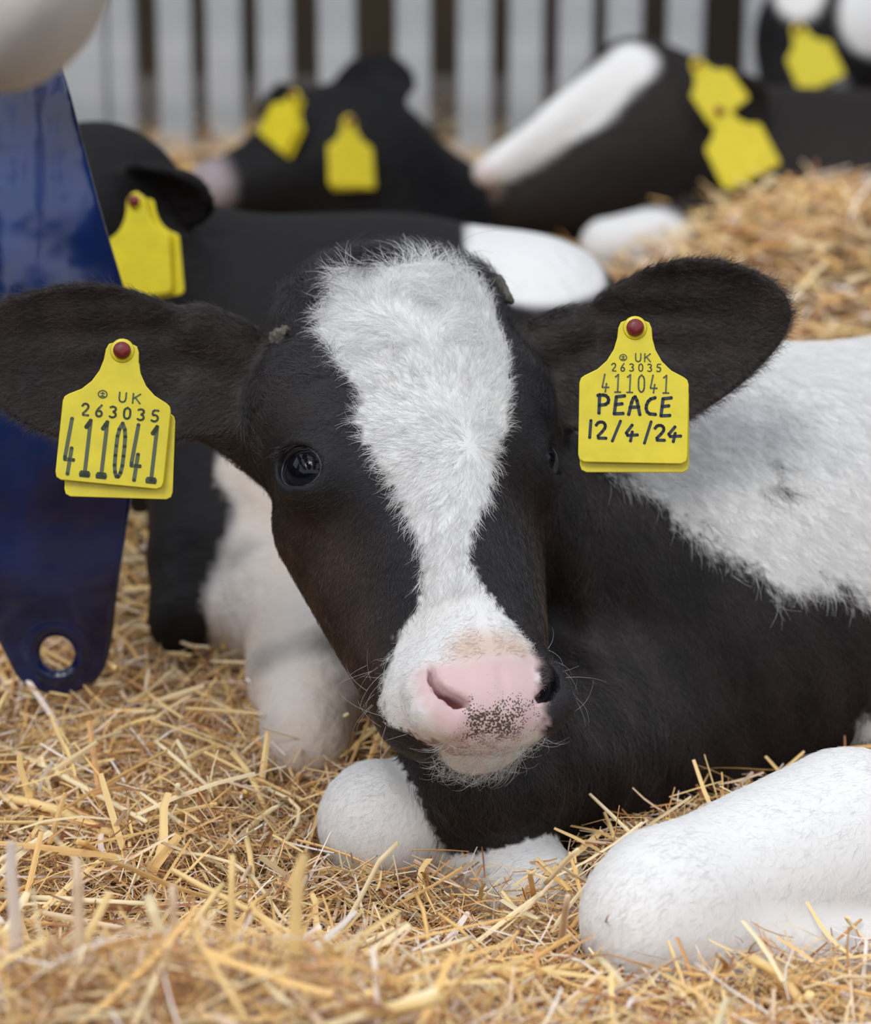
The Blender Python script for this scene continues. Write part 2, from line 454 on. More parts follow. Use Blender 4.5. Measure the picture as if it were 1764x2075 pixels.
# coat pattern: outlines on the front of the head (cm across, cm up the head)
BLAZE = [(-3.6, 11.5), (-4.15, 10.6), (-4.7, 9.46), (-4.95, 7.73), (-4.50, 5.75), (-3.80, 3.70), (-4.33, 2.41), (-4.09, 1.29), (-3.54, -0.21), (-3.05, -1.60), (-2.85, -3.21), (-2.48, -4.75), (-2.51, -6.36), (-2.85, -7.91), (-3.44, -8.66), (-4.02, -9.56), (-4.67, -10.94), (-4.95, -12.0), (-4.9, -13.2), (-4.8, -14.0), (-4.5, -14.6), (-3.6, -15.2), (-2.6, -15.6), (-2.2, -17.5), (1.3, -17.5), (1.72, -15.46), (1.95, -13.66), (2.29, -11.16), (1.14, -9.82), (0.21, -8.22), (-0.26, -6.97), (-0.43, -6.13), (0.34, -4.53), (1.57, -2.74), (2.43, -0.57), (3.81, 1.53), (4.36, 3.53), (5.1, 6.8), (5.2, 9.0), (5.15, 10.0), (4.6, 11.0), (3.2, 12.0), (1.6, 12.4), (-0.1, 11.7), (-2.2, 11.9)]
PAD = [(-3.84, -11.64), (-2.96, -11.61), (-1.88, -11.83), (-0.19, -11.96), (1.82, -11.89), (2.53, -11.86), (2.0, -12.9), (2.2, -13.8), (2.1, -14.8), (0.92, -15.68), (-1.33, -15.65), (-2.92, -15.28), (-3.69, -14.65), (-4.07, -13.86), (-4.16, -12.72)]
PEACH = [(-1.63, -10.53), (0.10, -10.56), (1.74, -11.01), (2.14, -11.89), (-0.23, -12.14), (-2.12, -11.90)]
WHORL = np.array([1.07, -0.16])
calfV, calfQ = surface(calf_sdf, (-0.27, 1.235, -0.05), (0.78, 2.10, 0.47), VOX)
FLANK_V = np.array([0.0, 0.3256, 0.9455], np.float32)       # slanted plane of the flank
SADDLE = [(0.06, 0.86), (0.070, 0.820)] + [(p[0], float(np.dot(FLANK_V, p))) for p in [(.082, 1.590, .288), (.098, 1.576, .271), (.122, 1.573, .256), (.141, 1.564, .239), (.149, 1.560, .231), (.174, 1.556, .222), (.196, 1.552, .206), (.221, 1.560, .213), (.242, 1.562, .198), (.30, 1.57, .18), (.55, 1.57, .16)]] + [(0.8, 0.86)]
def coat(P):
    """white share, bare nose pad, peach tint, brown tint, each 0..1"""
    q = to_head(P); hs = headw(P); ea = ears_all(P); bl = black_sdf(P); l1 = leg_sdf(P); l2 = leg2_sdf(P)
    jag = wob(P, 900, 3)*0.0012+wob(P, 2600, 4)*0.0007
    white = np.zeros(len(P), np.float32); step = lambda d, w: np.clip(0.5-d/w, 0, 1)
    bz = poly2d(q[:, 0], q[:, 2], BLAZE)
    body = np.minimum(bl, np.minimum(l1, l2))
    onhead = (hs < ea-0.001) & ((hs < body+0.004) | (hs < 0.0015))
    inblaze = step(bz+jag*100*0.9, 0.15)*(q[:, 1] < np.where(q[:, 2] < -8.5, 5.25+jag*200-np.clip(-q[:, 2]-13.2, 0, 2)*1.1, 8.0))
    chin = step(ell(q, (-0.2, 3.6, -15.5), (2.7, 2.6, 1.5))+jag*60, 0.3)*(q[:, 2] < -14.6)
    white = np.where(onhead, np.maximum(inblaze, chin), white)
    pad = np.where(onhead, step(poly2d(q[:, 0], q[:, 2], smooth_poly(PAD, 3))+jag*60, 0.55)*(q[:, 1] < 4.2), 0)
    lipz = np.where(onhead, step(np.abs(q[:, 2]+15.35-0.03*q[:, 0]**2)-0.18, 0.2)*(np.abs(q[:, 0]) < 2.4)*(q[:, 1] < 4.5), 0)
    pad = np.maximum(pad, lipz*0.6)
    peach = np.where(onhead, step(poly2d(q[:, 0], q[:, 2], smooth_poly(PEACH, 3)), 0.9), 0)
    u, v = P[:, 0], P@FLANK_V
    sad = step(poly2d(u, v, SADDLE)+jag*3.0+wob(P*np.array([1, 1, .35], np.float32), 420, 9)*0.003, 0.004)
    onbody = (bl <= l1+0.001) & (bl <= l2+0.001) & ~onhead & (bl < ea)
    for fc, fr in (((.1911, 1.5934, .2692), .0030), ((.1930, 1.5826, .2583), .0042), ((.1832, 1.5803, .2567), .0024)):
        sad = sad*(1-0.75*step(np.sqrt(((P-np.array(fc, np.float32))**2)@np.array([.5, .3, 1.8], np.float32))-fr+jag, .002))
    sad = np.maximum(sad, step(np.sqrt(((P-np.array((.247, 1.5556, .1275), np.float32))**2).sum(1))-.009+jag*2, .004))
    white = np.where(onbody, sad, white)
    leg = (l1 < bl-0.001+jag*0.7) & ~onhead & (l1 < 0.02)
    white = np.where(leg, 1.0, white)
    leg2 = (l2 < bl-0.002+jag*0.7) & ~onhead & ~leg & (l2 < 0.02)
    white = np.where(leg2, 1.0, white)
    lower = np.clip((-q[:, 2]-1)/6, 0, 1)*np.clip((q[:, 1]-4)/4, 0, 1)
    side = np.clip((np.abs(q[:, 0])-2.8)/2.0, 0, 1)*np.clip((1.0-q[:, 2])/3.5, 0, 1)*np.clip((q[:, 2]+13)/3, 0, 1)*np.clip((q[:, 1]-2.0)/3, 0, 1)
    brown = np.where(onhead, np.clip(0.08+0.6*lower+0.75*side+0.12*wob(P, 60, 14), 0, 1), np.where(ea < body, 0.45, 0.22))
    return white.astype(np.float32), pad.astype(np.float32), peach.astype(np.float32), brown.astype(np.float32), onhead, leg | leg2, (ea < hs-0.002) & (ea < body)
BLACK = np.array([0.0108, 0.0092, 0.0114], np.float32); BROWN = np.array([0.034, 0.0185, 0.0115], np.float32)
WHITE = np.array([0.80, 0.79, 0.775], np.float32); PEACHC = np.array([0.66, 0.47, 0.37], np.float32)
PINK = np.array([0.70, 0.50, 0.495], np.float32)
def mixc(a, b, t): return a*(1-t[:, None])+b*t[:, None]
def coat_color(w, pad, peach, brown):
    dark = mixc(np.tile(BLACK, (len(w), 1)), BROWN, brown)
    light = mixc(np.tile(WHITE, (len(w), 1)), PEACHC, peach*0.75)
    c = mixc(dark, light, w)
    return mixc(c, PINK, pad)
def lining(c, q):
    s = np.abs(q[:, 0]); S = np.stack([s, q[:, 1], q[:, 2]], 1)
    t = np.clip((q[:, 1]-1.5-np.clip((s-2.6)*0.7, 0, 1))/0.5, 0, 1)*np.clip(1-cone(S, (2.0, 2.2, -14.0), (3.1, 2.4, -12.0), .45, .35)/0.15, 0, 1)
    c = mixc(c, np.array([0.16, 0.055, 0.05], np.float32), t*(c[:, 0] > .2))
    return mixc(c, np.array([.012, .011, .013], np.float32), np.where((s > 4) & (q[:, 2] > -2), np.clip(2.6-np.linalg.norm(S-EYE-EYE_D*0.9, axis=1), 0, 1), 0))

m = NT('calf_skin')
a1 = m.n('ShaderNodeAttribute', attribute_name='coat'); a2 = m.n('ShaderNodeAttribute', attribute_name='pad')
a3 = m.n('ShaderNodeAttribute', attribute_name='mottle')
tcn = m.n('ShaderNodeTexCoord')
vz = m.n('ShaderNodeTexVoronoi'); vz.inputs['Scale'].default_value = 900
nz = m.n('ShaderNodeTexNoise'); nz.inputs['Scale'].default_value = 260; nz.inputs['Detail'].default_value = 3
m.l(tcn.outputs['Object'], vz.inputs['Vector']); m.l(tcn.outputs['Object'], nz.inputs['Vector'])
def math_(op, a, b=None):
    x = m.n('ShaderNodeMath', operation=op)
    for i, v in enumerate((a, b)):
        if v is None: continue
        if isinstance(v, (int, float)): x.inputs[i].default_value = v
        else: m.l(v, x.inputs[i])
    return x.outputs[0]
# freckles: small voronoi dots where the mottle share is low, merging where it is high
thr = math_('MULTIPLY', a3.outputs['Fac'], 0.62)
dot = math_('LESS_THAN', vz.outputs['Distance'], thr)
rnd = m.n('ShaderNodeSeparateColor'); m.l(vz.outputs['Color'], rnd.inputs[0])
keep = math_('LESS_THAN', rnd.outputs[0], math_('ADD', math_('MULTIPLY', a3.outputs['Fac'], 1.25), 0.02))
spot = math_('MULTIPLY', math_('MULTIPLY', dot, keep), a2.outputs['Fac'])
mx = m.n('ShaderNodeMix', data_type='RGBA'); mx.inputs[7].default_value = (0.085, 0.068, 0.055, 1)
m.l(spot, mx.inputs[0]); m.l(a1.outputs['Color'], mx.inputs[6]); m.l(mx.outputs[2], m.b.inputs['Base Color'])
ro = m.n('ShaderNodeMapRange'); ro.inputs[3].default_value = 0.62; ro.inputs[4].default_value = 0.36
m.l(a2.outputs['Fac'], ro.inputs[0]); m.l(ro.outputs[0], m.b.inputs['Roughness'])
bp = m.n('ShaderNodeBump'); bp.inputs['Distance'].default_value = 0.0006; bp.inputs['Strength'].default_value = 0.35
m.l(nz.outputs[0], bp.inputs['Height']); m.l(bp.outputs[0], m.b.inputs['Normal'])
m.b.inputs['Specular IOR Level'].default_value = 0.35
SKIN = m.m

m = NT('calf_hair')
a1 = m.n('ShaderNodeAttribute', attribute_name='hair_color'); m.l(a1.outputs['Color'], m.b.inputs['Base Color'])
m.set(Roughness=0.34); m.b.inputs['Specular IOR Level'].default_value = 0.75
HAIR = m.m

def curves_obj(name, pts, rad, col, mat, parent, taper=True):
    n, k, _ = pts.shape
    cu = bpy.data.hair_curves.new(name); cu.add_curves([k]*n)
    cu.points.foreach_set('position', np.ascontiguousarray(pts, np.float32).ravel())
    tp = np.linspace(1, 0.25, k) if taper else np.ones(k)
    cu.points.foreach_set('radius', (np.asarray(rad, np.float32).reshape(-1, 1)*tp[None].astype(np.float32)*np.ones((n, 1), np.float32)).ravel())
    a = cu.attributes.new('hair_color', 'FLOAT_COLOR', 'POINT')
    c = np.concatenate([col, np.ones((n, 1))], 1).astype(np.float32)
    a.data.foreach_set('color', np.repeat(c, k, axis=0).ravel())
    cu.materials.append(mat)
    o = bpy.data.objects.new(name, cu); COL.objects.link(o); o.parent = parent
    o['kind'] = 'stuff'
    return o

w_, pad_, pe_, br_, oh_, lg_, er_ = coat(calfV)
calfN = vnormals(calfV, calfQ)
me = mesh_fast('calf', calfV, calfQ)
vcol(me, 'coat', lining(coat_color(w_, pad_, pe_, br_), to_head(calfV))); vflt(me, 'pad', pad_)
qh = to_head(calfV)
mot = np.clip(1.25-np.sqrt(((qh[:, 0]+0.45)/2.7)**2+((qh[:, 2]+15.2)/1.55)**2)+0.25*wob(calfV, 700, 71), 0, 1)
mot = np.where(qh[:, 2] > -12.2, 0, np.maximum(mot, 0.16*(qh[:, 0] > -1.6)*(qh[:, 2] > -14.5)))
vflt(me, 'mottle', mot)
calf = link('calf', me, SKIN)
tag(calf, 'black and white calf facing forward, wide white blaze and pink freckled nose, lying in straw', 'calf')

# fur
def sample(V, Q, N, n, wt):
    T = np.concatenate([Q[:, [0, 1, 2]], Q[:, [0, 2, 3]]])
    ar = 0.5*np.linalg.norm(np.cross(V[T[:, 1]]-V[T[:, 0]], V[T[:, 2]]-V[T[:, 0]]), axis=1)
    p = ar*wt[T].mean(1); p = p/p.sum()
    t = np.searchsorted(np.cumsum(p), rng.random(n)).clip(0, len(T)-1)
    a = rng.random(n); b = rng.random(n); f = a+b > 1; a[f], b[f] = 1-a[f], 1-b[f]
    bc = np.stack([1-a-b, a, b], 1).astype(np.float32)
    P = (V[T[t]]*bc[:, :, None]).sum(1); M = (N[T[t]]*bc[:, :, None]).sum(1)
    return P, M/np.linalg.norm(M, axis=1, keepdims=True)
def fur(P, N, D, L, lift, k=5, curl=0.0):
    D = D-N*(D*N).sum(1, keepdims=True); D = D/np.maximum(np.linalg.norm(D, axis=1, keepdims=True), 1e-6)
    s = np.linspace(0, 1, k)[None, :, None].astype(np.float32)
    up = (lift[:, None, None]*(1.6*s-1.0*s*s)); L = L[:, None, None]
    side = np.cross(N, D)[:, None, :]*(curl*rng.normal(size=len(P)))[:, None, None]*s*s
    return P[:, None, :]-N[:, None, :]*0.0006+L*(D[:, None, :]*s*(1-0.12*lift[:, None, None])+N[:, None, :]*up+side)
cv = np.clip((calfN@(-V_.astype(np.float32)))+0.45, 0, 1)**0.5
cv *= np.where(calfV[:, 0] > 0.42, 0.05, 1.0)*np.where(calfV[:, 1] > 1.95, 0.1, 1)
wt = cv*np.where(oh_, 1.0, np.where(er_, 0.9, 0.65))*(pad_ < 0.4)
lids = np.minimum(np.linalg.norm(qh-EYE_D*1.4*np.array([1, 1, 1])-EYE, axis=1), np.linalg.norm(qh*np.array([-1, 1, 1])-EYE_D*1.4-EYE, axis=1))
wt = wt*(lids > 1.7)
NF = int(NHAIR)
P, N = sample(calfV, calfQ, calfN, NF, wt.astype(np.float32))
w_, pad_, pe_, br_, oh_, lg_, er_ = coat(P)
q = to_head(P); n = len(P)
HMf = HM
D = np.zeros((n, 3), np.float32)
# head: hair runs away from the whorl on the forehead, back over the cheeks
dx, dz = q[:, 0]-WHORL[0], q[:, 2]-WHORL[1]
rr = np.hypot(dx, dz)+0.15
hx, hz, hy = dx/rr, dz/rr, np.zeros(n)
up = q[:, 2] > 6
hx = np.where(up, hx*1.2+0.55*wob(P, 130, 11), hx); hz = np.where(up, hz*0.6+0.5*wob(P, 140, 12), hz)
mz = np.clip((-8-q[:, 2])/4, 0, 1); hx = hx*(1-mz)+np.sign(q[:, 0]+.3)*0.9*mz; hz = hz*(1-mz)+mz*np.where(q[:, 2] < -14.6, -0.9, 0.45); hy = hy+0.8*mz
ck = np.clip((np.abs(q[:, 0])-3.5)/2.5, 0, 1)*(q[:, 2] < 3)
hx = hx*(1-0.5*ck); hy = hy*(1-ck)+0.8*ck; hz = hz*(1-0.3*ck)-0.25*ck
hd = np.stack([hx, hy, hz], 1)@HMf.T
fl = np.stack([0.35+0.25*wob(P, 30, 21), 0.0*q[:, 0], -0.9+0.2*wob(P, 34, 22)], 1)
nk = np.clip((0.10-P[:, 0])/0.1, 0, 1)[:, None]
fl = fl*(1-nk)+np.array([0.1, 0, -1.0])*nk
ld = np.tile(np.array([-0.55, -0.1, -0.8]), (n, 1))+np.stack([wob(P, 50, 31), 0*q[:, 0], wob(P, 55, 32)], 1)*0.18
ex = np.where((P[:, 0] < -0.02)[:, None], EAR_L[1][None], EAR_R[1][None])
eb = np.where((P[:, 0] < -0.02)[:, None], EAR_L[2][None], EAR_R[2][None]); eo = np.where((P[:, 0] < -0.02)[:, None], EAR_L[0][None], EAR_R[0][None])
ev = ((P-eo)*eb).sum(1)
ed = ex+eb*np.clip(ev*16, -1, 1)[:, None]*0.9
D = np.where(oh_[:, None], hd, np.where(er_[:, None], ed, np.where(lg_[:, None], ld, fl)))
D = D+rng.normal(size=(n, 3))*np.where(lg_, 0.30, 0.17)[:, None]+np.where(oh_, 0.16, 0.05)[:, None]*np.stack([wob(P, 420, 41), wob(P, 420, 42), wob(P, 420, 43)], 1)
L = np.where(oh_, np.where(w_ > 0.5, 0.0085, 0.0055), np.where(er_, 0.008, np.where(lg_, 0.0068, 0.0125)))
L = np.where(oh_ & (q[:, 2] > 5), 0.0105, L); L = np.where(oh_ & (q[:, 2] < -8), 0.0045, L); L = np.where(oh_ & (q[:, 2] < -14.6), 0.0034, L)
L = np.where(oh_ & (q[:, 2] > 11.3), 0.016, L)
L = L*(0.65+0.6*rng.random(n))
lift = np.where(oh_, 0.26, np.where(er_, 0.30, np.where(lg_, 0.14, 0.18)))*(0.6+0.8*rng.random(n)); lift = np.where(oh_ & (q[:, 2] > 9), lift*1.5, lift)
wsh = (w_ > rng.random(n)*0.6+0.2).astype(np.float32)
c = coat_color(wsh, pad_, pe_, br_)*(0.78+0.40*rng.random((n, 1)))
tuft = np.clip(1+0.55*wob(P*np.array([1, 1, .4], np.float32), 260, 81)+0.35*wob(P, 700, 82), 0.35, 2.2)[:, None]
c = np.where((wsh < 0.5)[:, None], c*1.35*tuft, np.minimum(c*np.array([1.0, 1.0, 1.01]), 0.9))
curves_obj('fur', fur(P, N, D.astype(np.float32), L, lift, 5, 0.35), np.full(n, 0.00010), c, HAIR, calf)

# long pale hairs on muzzle and chin, and a few stray ones on the brow
def snap(q0, it=12):
    Q = (HO+(np.asarray(q0, float)/100)@HM.T.astype(float)).astype(np.float32)
    for _ in range(it):
        g, d = grad(headw, Q, 0.001); Q = Q-g*np.clip(d, -.01, .01)[:, None]/np.maximum((g*g).sum(1, keepdims=True), .3)
    g, d = grad(headw, Q, 0.001)
    return Q, g/np.linalg.norm(g, axis=1, keepdims=True)
nw = 48
sd = rng.choice([-1, 1], nw)
Q, g = snap(np.stack([sd*rng.uniform(3.2, 4.6, nw), rng.uniform(3, 6.5, nw), rng.uniform(-14.5, -9.5, nw)], 1))
Dw = g*0.8+np.outer(sd*0.7, HX)+rng.normal(size=(nw, 3))*0.25-HZ*0.1
W1 = fur(Q, g, Dw.astype(np.float32), rng.uniform(0.012, 0.034, nw), rng.uniform(0.3, 0.7, nw), 7, 0.25)
nc = 420
Q, g = snap(np.stack([rng.uniform(-3.4, 3.2, nc), rng.uniform(3.0, 7.0, nc), rng.uniform(-17, -15.9, nc)], 1))
Dc = -U_[None]*0.9+rng.normal(size=(nc, 3))*0.35+np.outer(to_head(Q)[:, 0]*0.12, HX)+T_*0.2
W2 = fur(Q, g, Dc.astype(np.float32), rng.uniform(0.006, 0.016, nc), rng.uniform(0.3, 0.8, nc), 7, 0.3)
nt_ = 130
Q, g = snap(np.stack([rng.uniform(-4, 4.5, nt_), rng.uniform(3.5, 8.0, nt_), rng.uniform(12.5, 14, nt_)], 1))
W3 = fur(Q, g, (rng.normal(size=(nt_, 3))*0.8+U_*0.3).astype(np.float32), rng.uniform(0.010, 0.026, nt_), rng.uniform(0.3, 0.8, nt_), 7, 0.5)
cw = np.concatenate([np.tile([0.55, 0.55, 0.56], (nw+nc, 1)), np.tile([0.03, 0.03, 0.032], (nt_, 1))])
curves_obj('whiskers', np.concatenate([W1, W2, W3]), np.concatenate([np.full(nw, 0.00008), np.full(nc, 0.00009), np.full(nt_, 0.0001)]), cw, HAIR, calf)

# eyes
m = NT('eye'); tcn = m.n('ShaderNodeTexCoord'); sp = m.n('ShaderNodeSeparateXYZ'); m.l(tcn.outputs['Object'], sp.inputs[0])
cr = m.n('ShaderNodeValToRGB'); E = cr.color_ramp.elements
E[0].position = 0.0; E[0].color = (0.16, 0.19, 0.24, 1); E[1].position = 1.0; E[1].color = (0.004, 0.004, 0.008, 1)
for p_, c_ in ((0.775, (0.17, 0.20, 0.25, 1)), (0.80, (0.008, 0.007, 0.008, 1)), (0.86, (0.016, 0.014, 0.018, 1)), (0.91, (0.010, 0.010, 0.018, 1)), (0.93, (0.004, 0.004, 0.008, 1))):
    e_ = E.new(p_); e_.color = c_
mr = m.n('ShaderNodeMapRange'); mr.inputs[1].default_value = -EYE_R*0.01; mr.inputs[2].default_value = EYE_R*0.01
m.l(sp.outputs['X'], mr.inputs[0]); m.l(mr.outputs[0], cr.inputs[0]); m.l(cr.outputs[0], m.b.inputs['Base Color'])
m.set(Roughness=0.07); m.b.inputs['Specular IOR Level'].default_value = 0.22
EYEM = m.m
RIM = simple('wet_lid', (0.014, 0.013, 0.016, 1), 0.30, coat=0.25)
th, ph = np.meshgrid(np.linspace(0, math.pi, 25), np.linspace(0, 2*math.pi, 40, endpoint=False), indexing='ij')
def uvball(r):
    V = np.stack([np.cos(th), np.sin(th)*np.cos(ph), np.sin(th)*np.sin(ph)], -1).reshape(-1, 3)*r
    F = [[i*40+k, (i+1)*40+k, (i+1)*40+(k+1) % 40, i*40+(k+1) % 40] for i in range(24) for k in range(40)]
    return V, np.array(F)
for sg in (-1, 1):
    flip = np.array([sg, 1, 1.0])
    ax = [dir_head(v*flip) for v in (EYE_D, EYE_L, EYE_U)]
    V, F = uvball(EYE_R*0.01)
    bulge = 1+0.10*np.clip((V[:, 0]/(EYE_R*0.01)-0.72)/0.28, 0, 1)**1.0*0.6       # cornea
    V = V*bulge[:, None]
    o = link('eye', mesh_fast('eye', V, F if sg > 0 else F[:, ::-1]), EYEM)
    Mx = Matrix.Identity(4)
    gz = [dir_head(unit(EYE_D*np.array([sg, 1, 1])+np.array([0, -0.38, 0.16])))]
    gx = gz[0]; gy = unit(np.cross(HZ, gx)); g3 = np.cross(gx, gy)
    for r in range(3):
        Mx[r][0], Mx[r][1], Mx[r][2] = gx[r], gy[r], g3[r]
        Mx[r][3] = from_head(EYE*flip)[r]
    o.parent = calf; o.matrix_world = Mx
    # rim of the lids: ring of points on the lid opening
    t = np.linspace(0, 2*math.pi, 49)[:-1]
    ring = []
    for a in t:
        dd = 1.05
        ring.append(EYE*flip+(EYE_D*1.30+EYE_L*1.40*math.cos(a)+EYE_U*1.03*math.sin(a))*flip)
    ring = np.array(ring); cen = EYE*flip
    ring = cen+(ring-cen)/np.linalg.norm(ring-cen, axis=1, keepdims=True)*(EYE_R+0.06)
    rw = np.array([from_head(p) for p in ring])
    V = []; F = []; m_ = len(rw)
    for i in range(m_):
        tg = unit(rw[(i+1) % m_]-rw[i-1]); nn = unit(rw[i]-from_head(cen)); s_ = np.cross(tg, nn)
        for k in range(8):
            a = 2*math.pi*k/8; V.append(rw[i]+(0.0009+0.0020*max(0, math.sin(2*math.pi*i/m_)))*(math.cos(a)*s_+0.8*math.sin(a)*nn))
    for i in range(m_):
        for k in range(8): F.append([i*8+k, i*8+(k+1) % 8, ((i+1) % m_)*8+(k+1) % 8, ((i+1) % m_)*8+k])
    me = pymesh('eyelid', V, F); link('eyelid', me, RIM, calf)
    # lashes
    nl = 40; ang = rng.uniform(0.35, 2.6, nl)
    lw = np.array([from_head(EYE*flip+unit(EYE_D*1.30+EYE_L*1.40*math.cos(a)+EYE_U*1.03*math.sin(a))*flip*(EYE_R+0.15)) for a in ang])
    nn = np.tile(dir_head(unit(EYE_D+EYE_U*0.25)*flip), (nl, 1)); dl = np.tile(dir_head(unit(EYE_U*0.15+EYE_L*0.3+EYE_D*0.5)*flip), (nl, 1))-U_*0.5+rng.normal(size=(nl, 3))*0.12
    curves_obj('eyelashes', fur(lw.astype(np.float32), nn.astype(np.float32), dl.astype(np.float32), rng.uniform(.008, .014, nl), np.full(nl, .7), 6), np.full(nl, .00012), np.tile([.008, .008, .009], (nl, 1)), HAIR, calf)
# ------------------------------------------------------------------ calves lying behind
HIDE = NT('hide'); a1 = HIDE.n('ShaderNodeAttribute', attribute_name='coat')
HIDE.l(a1.outputs['Color'], HIDE.b.inputs['Base Color']); HIDE.set(Roughness=0.65); HIDE.b.inputs['Specular IOR Level'].default_value = 0.18
nz = HIDE.n('ShaderNodeTexNoise'); nz.inputs['Scale'].default_value = 90; nz.inputs['Detail'].default_value = 4
tcn = HIDE.n('ShaderNodeTexCoord'); HIDE.l(tcn.outputs['Object'], nz.inputs['Vector'])
bp = HIDE.n('ShaderNodeBump'); bp.inputs['Distance'].default_value = 0.006; bp.inputs['Strength'].default_value = 0.5
HIDE.l(nz.outputs[0], bp.inputs['Height']); HIDE.l(bp.outputs[0], HIDE.b.inputs['Normal']); HIDE = HIDE.m
CB = np.array([0.0065, 0.0060, 0.0070]); CBR = np.array([0.020, 0.014, 0.012]); CW = np.array([0.74, 0.73, 0.72]); CT = np.array([0.56, 0.43, 0.32]); CP = np.array([0.50, 0.42, 0.44])
def ear_leaf(P, a, b, w, n, t=0.004):
    """cupped leaf from a to b, half width w, hollow side along n"""
    a = np.asarray(a); b = np.asarray(b); A = unit(b-a); L = np.linalg.norm(b-a); n = unit(np.asarray(n)-A*(np.asarray(n)@A)); B = np.cross(n, A)
    q = P-a.astype(np.float32); u = q@A.astype(np.float32)/L; v = q@B.astype(np.float32); h = q@n.astype(np.float32)
    hw = w*np.sqrt(np.clip(4*np.clip(u, 0, 1)*(1-np.clip(u, 0, 1)), 0.0, 1))**0.8
    d2 = np.maximum(np.abs(v)-hw, np.maximum(-u, u-1)*L)
    return smax(np.abs(h-9*v*v+0.006)-t, d2, 0.003)
def bcalf(prims, box, paint, label, vox=0.005):
    """prims: list of (function, smooth blend)"""
    def f(P):
        d = prims[0][0](P)
        for g, k in prims[1:]: d = smin(d, g(P), k)
        return d
    V, Q = surface(f, box[0], box[1], vox)
    me = mesh_fast('calf', V, Q); vcol(me, 'coat', paint(V))
    o = link('calf', me, HIDE); tag(o, label, 'calf', 'calves resting behind')
    return o
def pl(c, r): return (lambda P: ell(P, c, r))
def pc(a, b, ra, rb): return (lambda P: cone(P, a, b, ra, rb))
st = lambda d, w: np.clip(0.5-d/w, 0, 1)
def blend(base, col, t): return base*(1-t[:, None])+col*t[:, None]

# A: directly behind, head to the left, white band over the hip, pale forelegs towards us
A_legs = [(at(545, 985, 1.93), at(575, 1215, 1.88), .026, .046), (at(560, 1215, 1.89), at(455, 1300, 1.90), .044, .028), (at(620, 1235, 1.85), at(640, 1370, 1.78), .042, .038), (at(640, 1370, 1.78), at(622, 1495, 1.71), .036, .027), (at(540, 1010, 1.92), at(640, 1120, 1.90), .026, .040)]
def A_leg(P):
    d = cone(P, *A_legs[0])
    for l in A_legs[1:]: d = smin(d, cone(P, *l), 0.02)
    return d
def paintA(P):
    n = len(P); c = np.tile(CB, (n, 1)); c = blend(c, CBR, st(P[:, 2]-0.3, 0.2)*0.4)
    lw = st(A_leg(P)-0.004+wob(P, 80, 5)*0.004, 0.006)
    c = blend(c, CW, lw)
    low = np.clip((0.26-P[:, 2])/0.10, 0, 1)*lw*np.clip(0.75+0.35*wob(P, 45, 15), 0, 1); c = blend(c, CT, low)
    band = st(ell(P, at(1110, 502, 2.10), (.060, .12, .030))+wob(P, 50, 6)*.003, .006)
    return blend(c, CW, band)
Aprims = [(pl(at(760, 835, 2.16), (0.192, 0.17, 0.142)), 0), (pl(at(470, 760, 2.12), (0.10, 0.12, 0.10)), .05),
          (pc(at(480, 700, 2.12), at(225, 480, 2.13), .072, .055), .03), (pl(at(178, 425, 2.12), (.056, .085, .050)), .03),
          (pc(at(195, 420, 2.12), at(20, 560, 2.12), .055, .038), .03),
          (lambda P: ear_leaf(P, at(255, 385, 2.08), at(415, 405, 2.03), 0.028, T_*0.7-U_*.6), .006),
          (pc(at(450, 900, 2.00), at(410, 1130, 1.90), .052, .034), .03), (pc(at(410, 1130, 1.90), at(370, 1255, 1.86), .033, .022), .01),
          (pl(at(1085, 645, 2.14), (.062, .09, .054)), .03), (A_leg, .012)]
PA = bcalf(Aprims, ((-0.34, 1.48, 0.03), (0.17, 2.36, 0.44)), paintA, 'black calf just behind, head left, with white hip band and pale forelegs in the straw')

# B: farther, head in the middle, muzzle to the left, two tags
def paintB(P):
    n = len(P); c = np.tile(CB, (n, 1))
    return blend(c, CP, st(ell(P, at(428, 372, 2.86), (.030, .04, .026))+wob(P, 70, 8)*.004, .012)*0.62)
Bprims = [(pc(at(690, 330, 2.9), at(440, 385, 2.86), .062, .030), 0), (pl(at(700, 325, 2.92), (.080, .08, .066)), .04),
          (pl(at(645, 290, 2.93), (.05, .06, .045)), .03),
          (pc(at(760, 400, 2.94), at(830, 470, 2.98), .075, .085), .04), (pl(at(790, 570, 2.98), (.13, .13, .12)), .05),
          (lambda P: ear_leaf(P, at(690, 240, 2.90), at(820, 120, 2.94), 0.035, T_+R_*-.3), .006),
          (lambda P: ear_leaf(P, at(640, 265, 2.95), at(530, 190, 2.97), 0.028, T_), .006)]
bcalf(Bprims, ((-0.27, 2.6, 0.03), (0.26, 3.36, 0.46)), paintB, 'black calf in the middle behind, looking left with two yellow tags', 0.006)

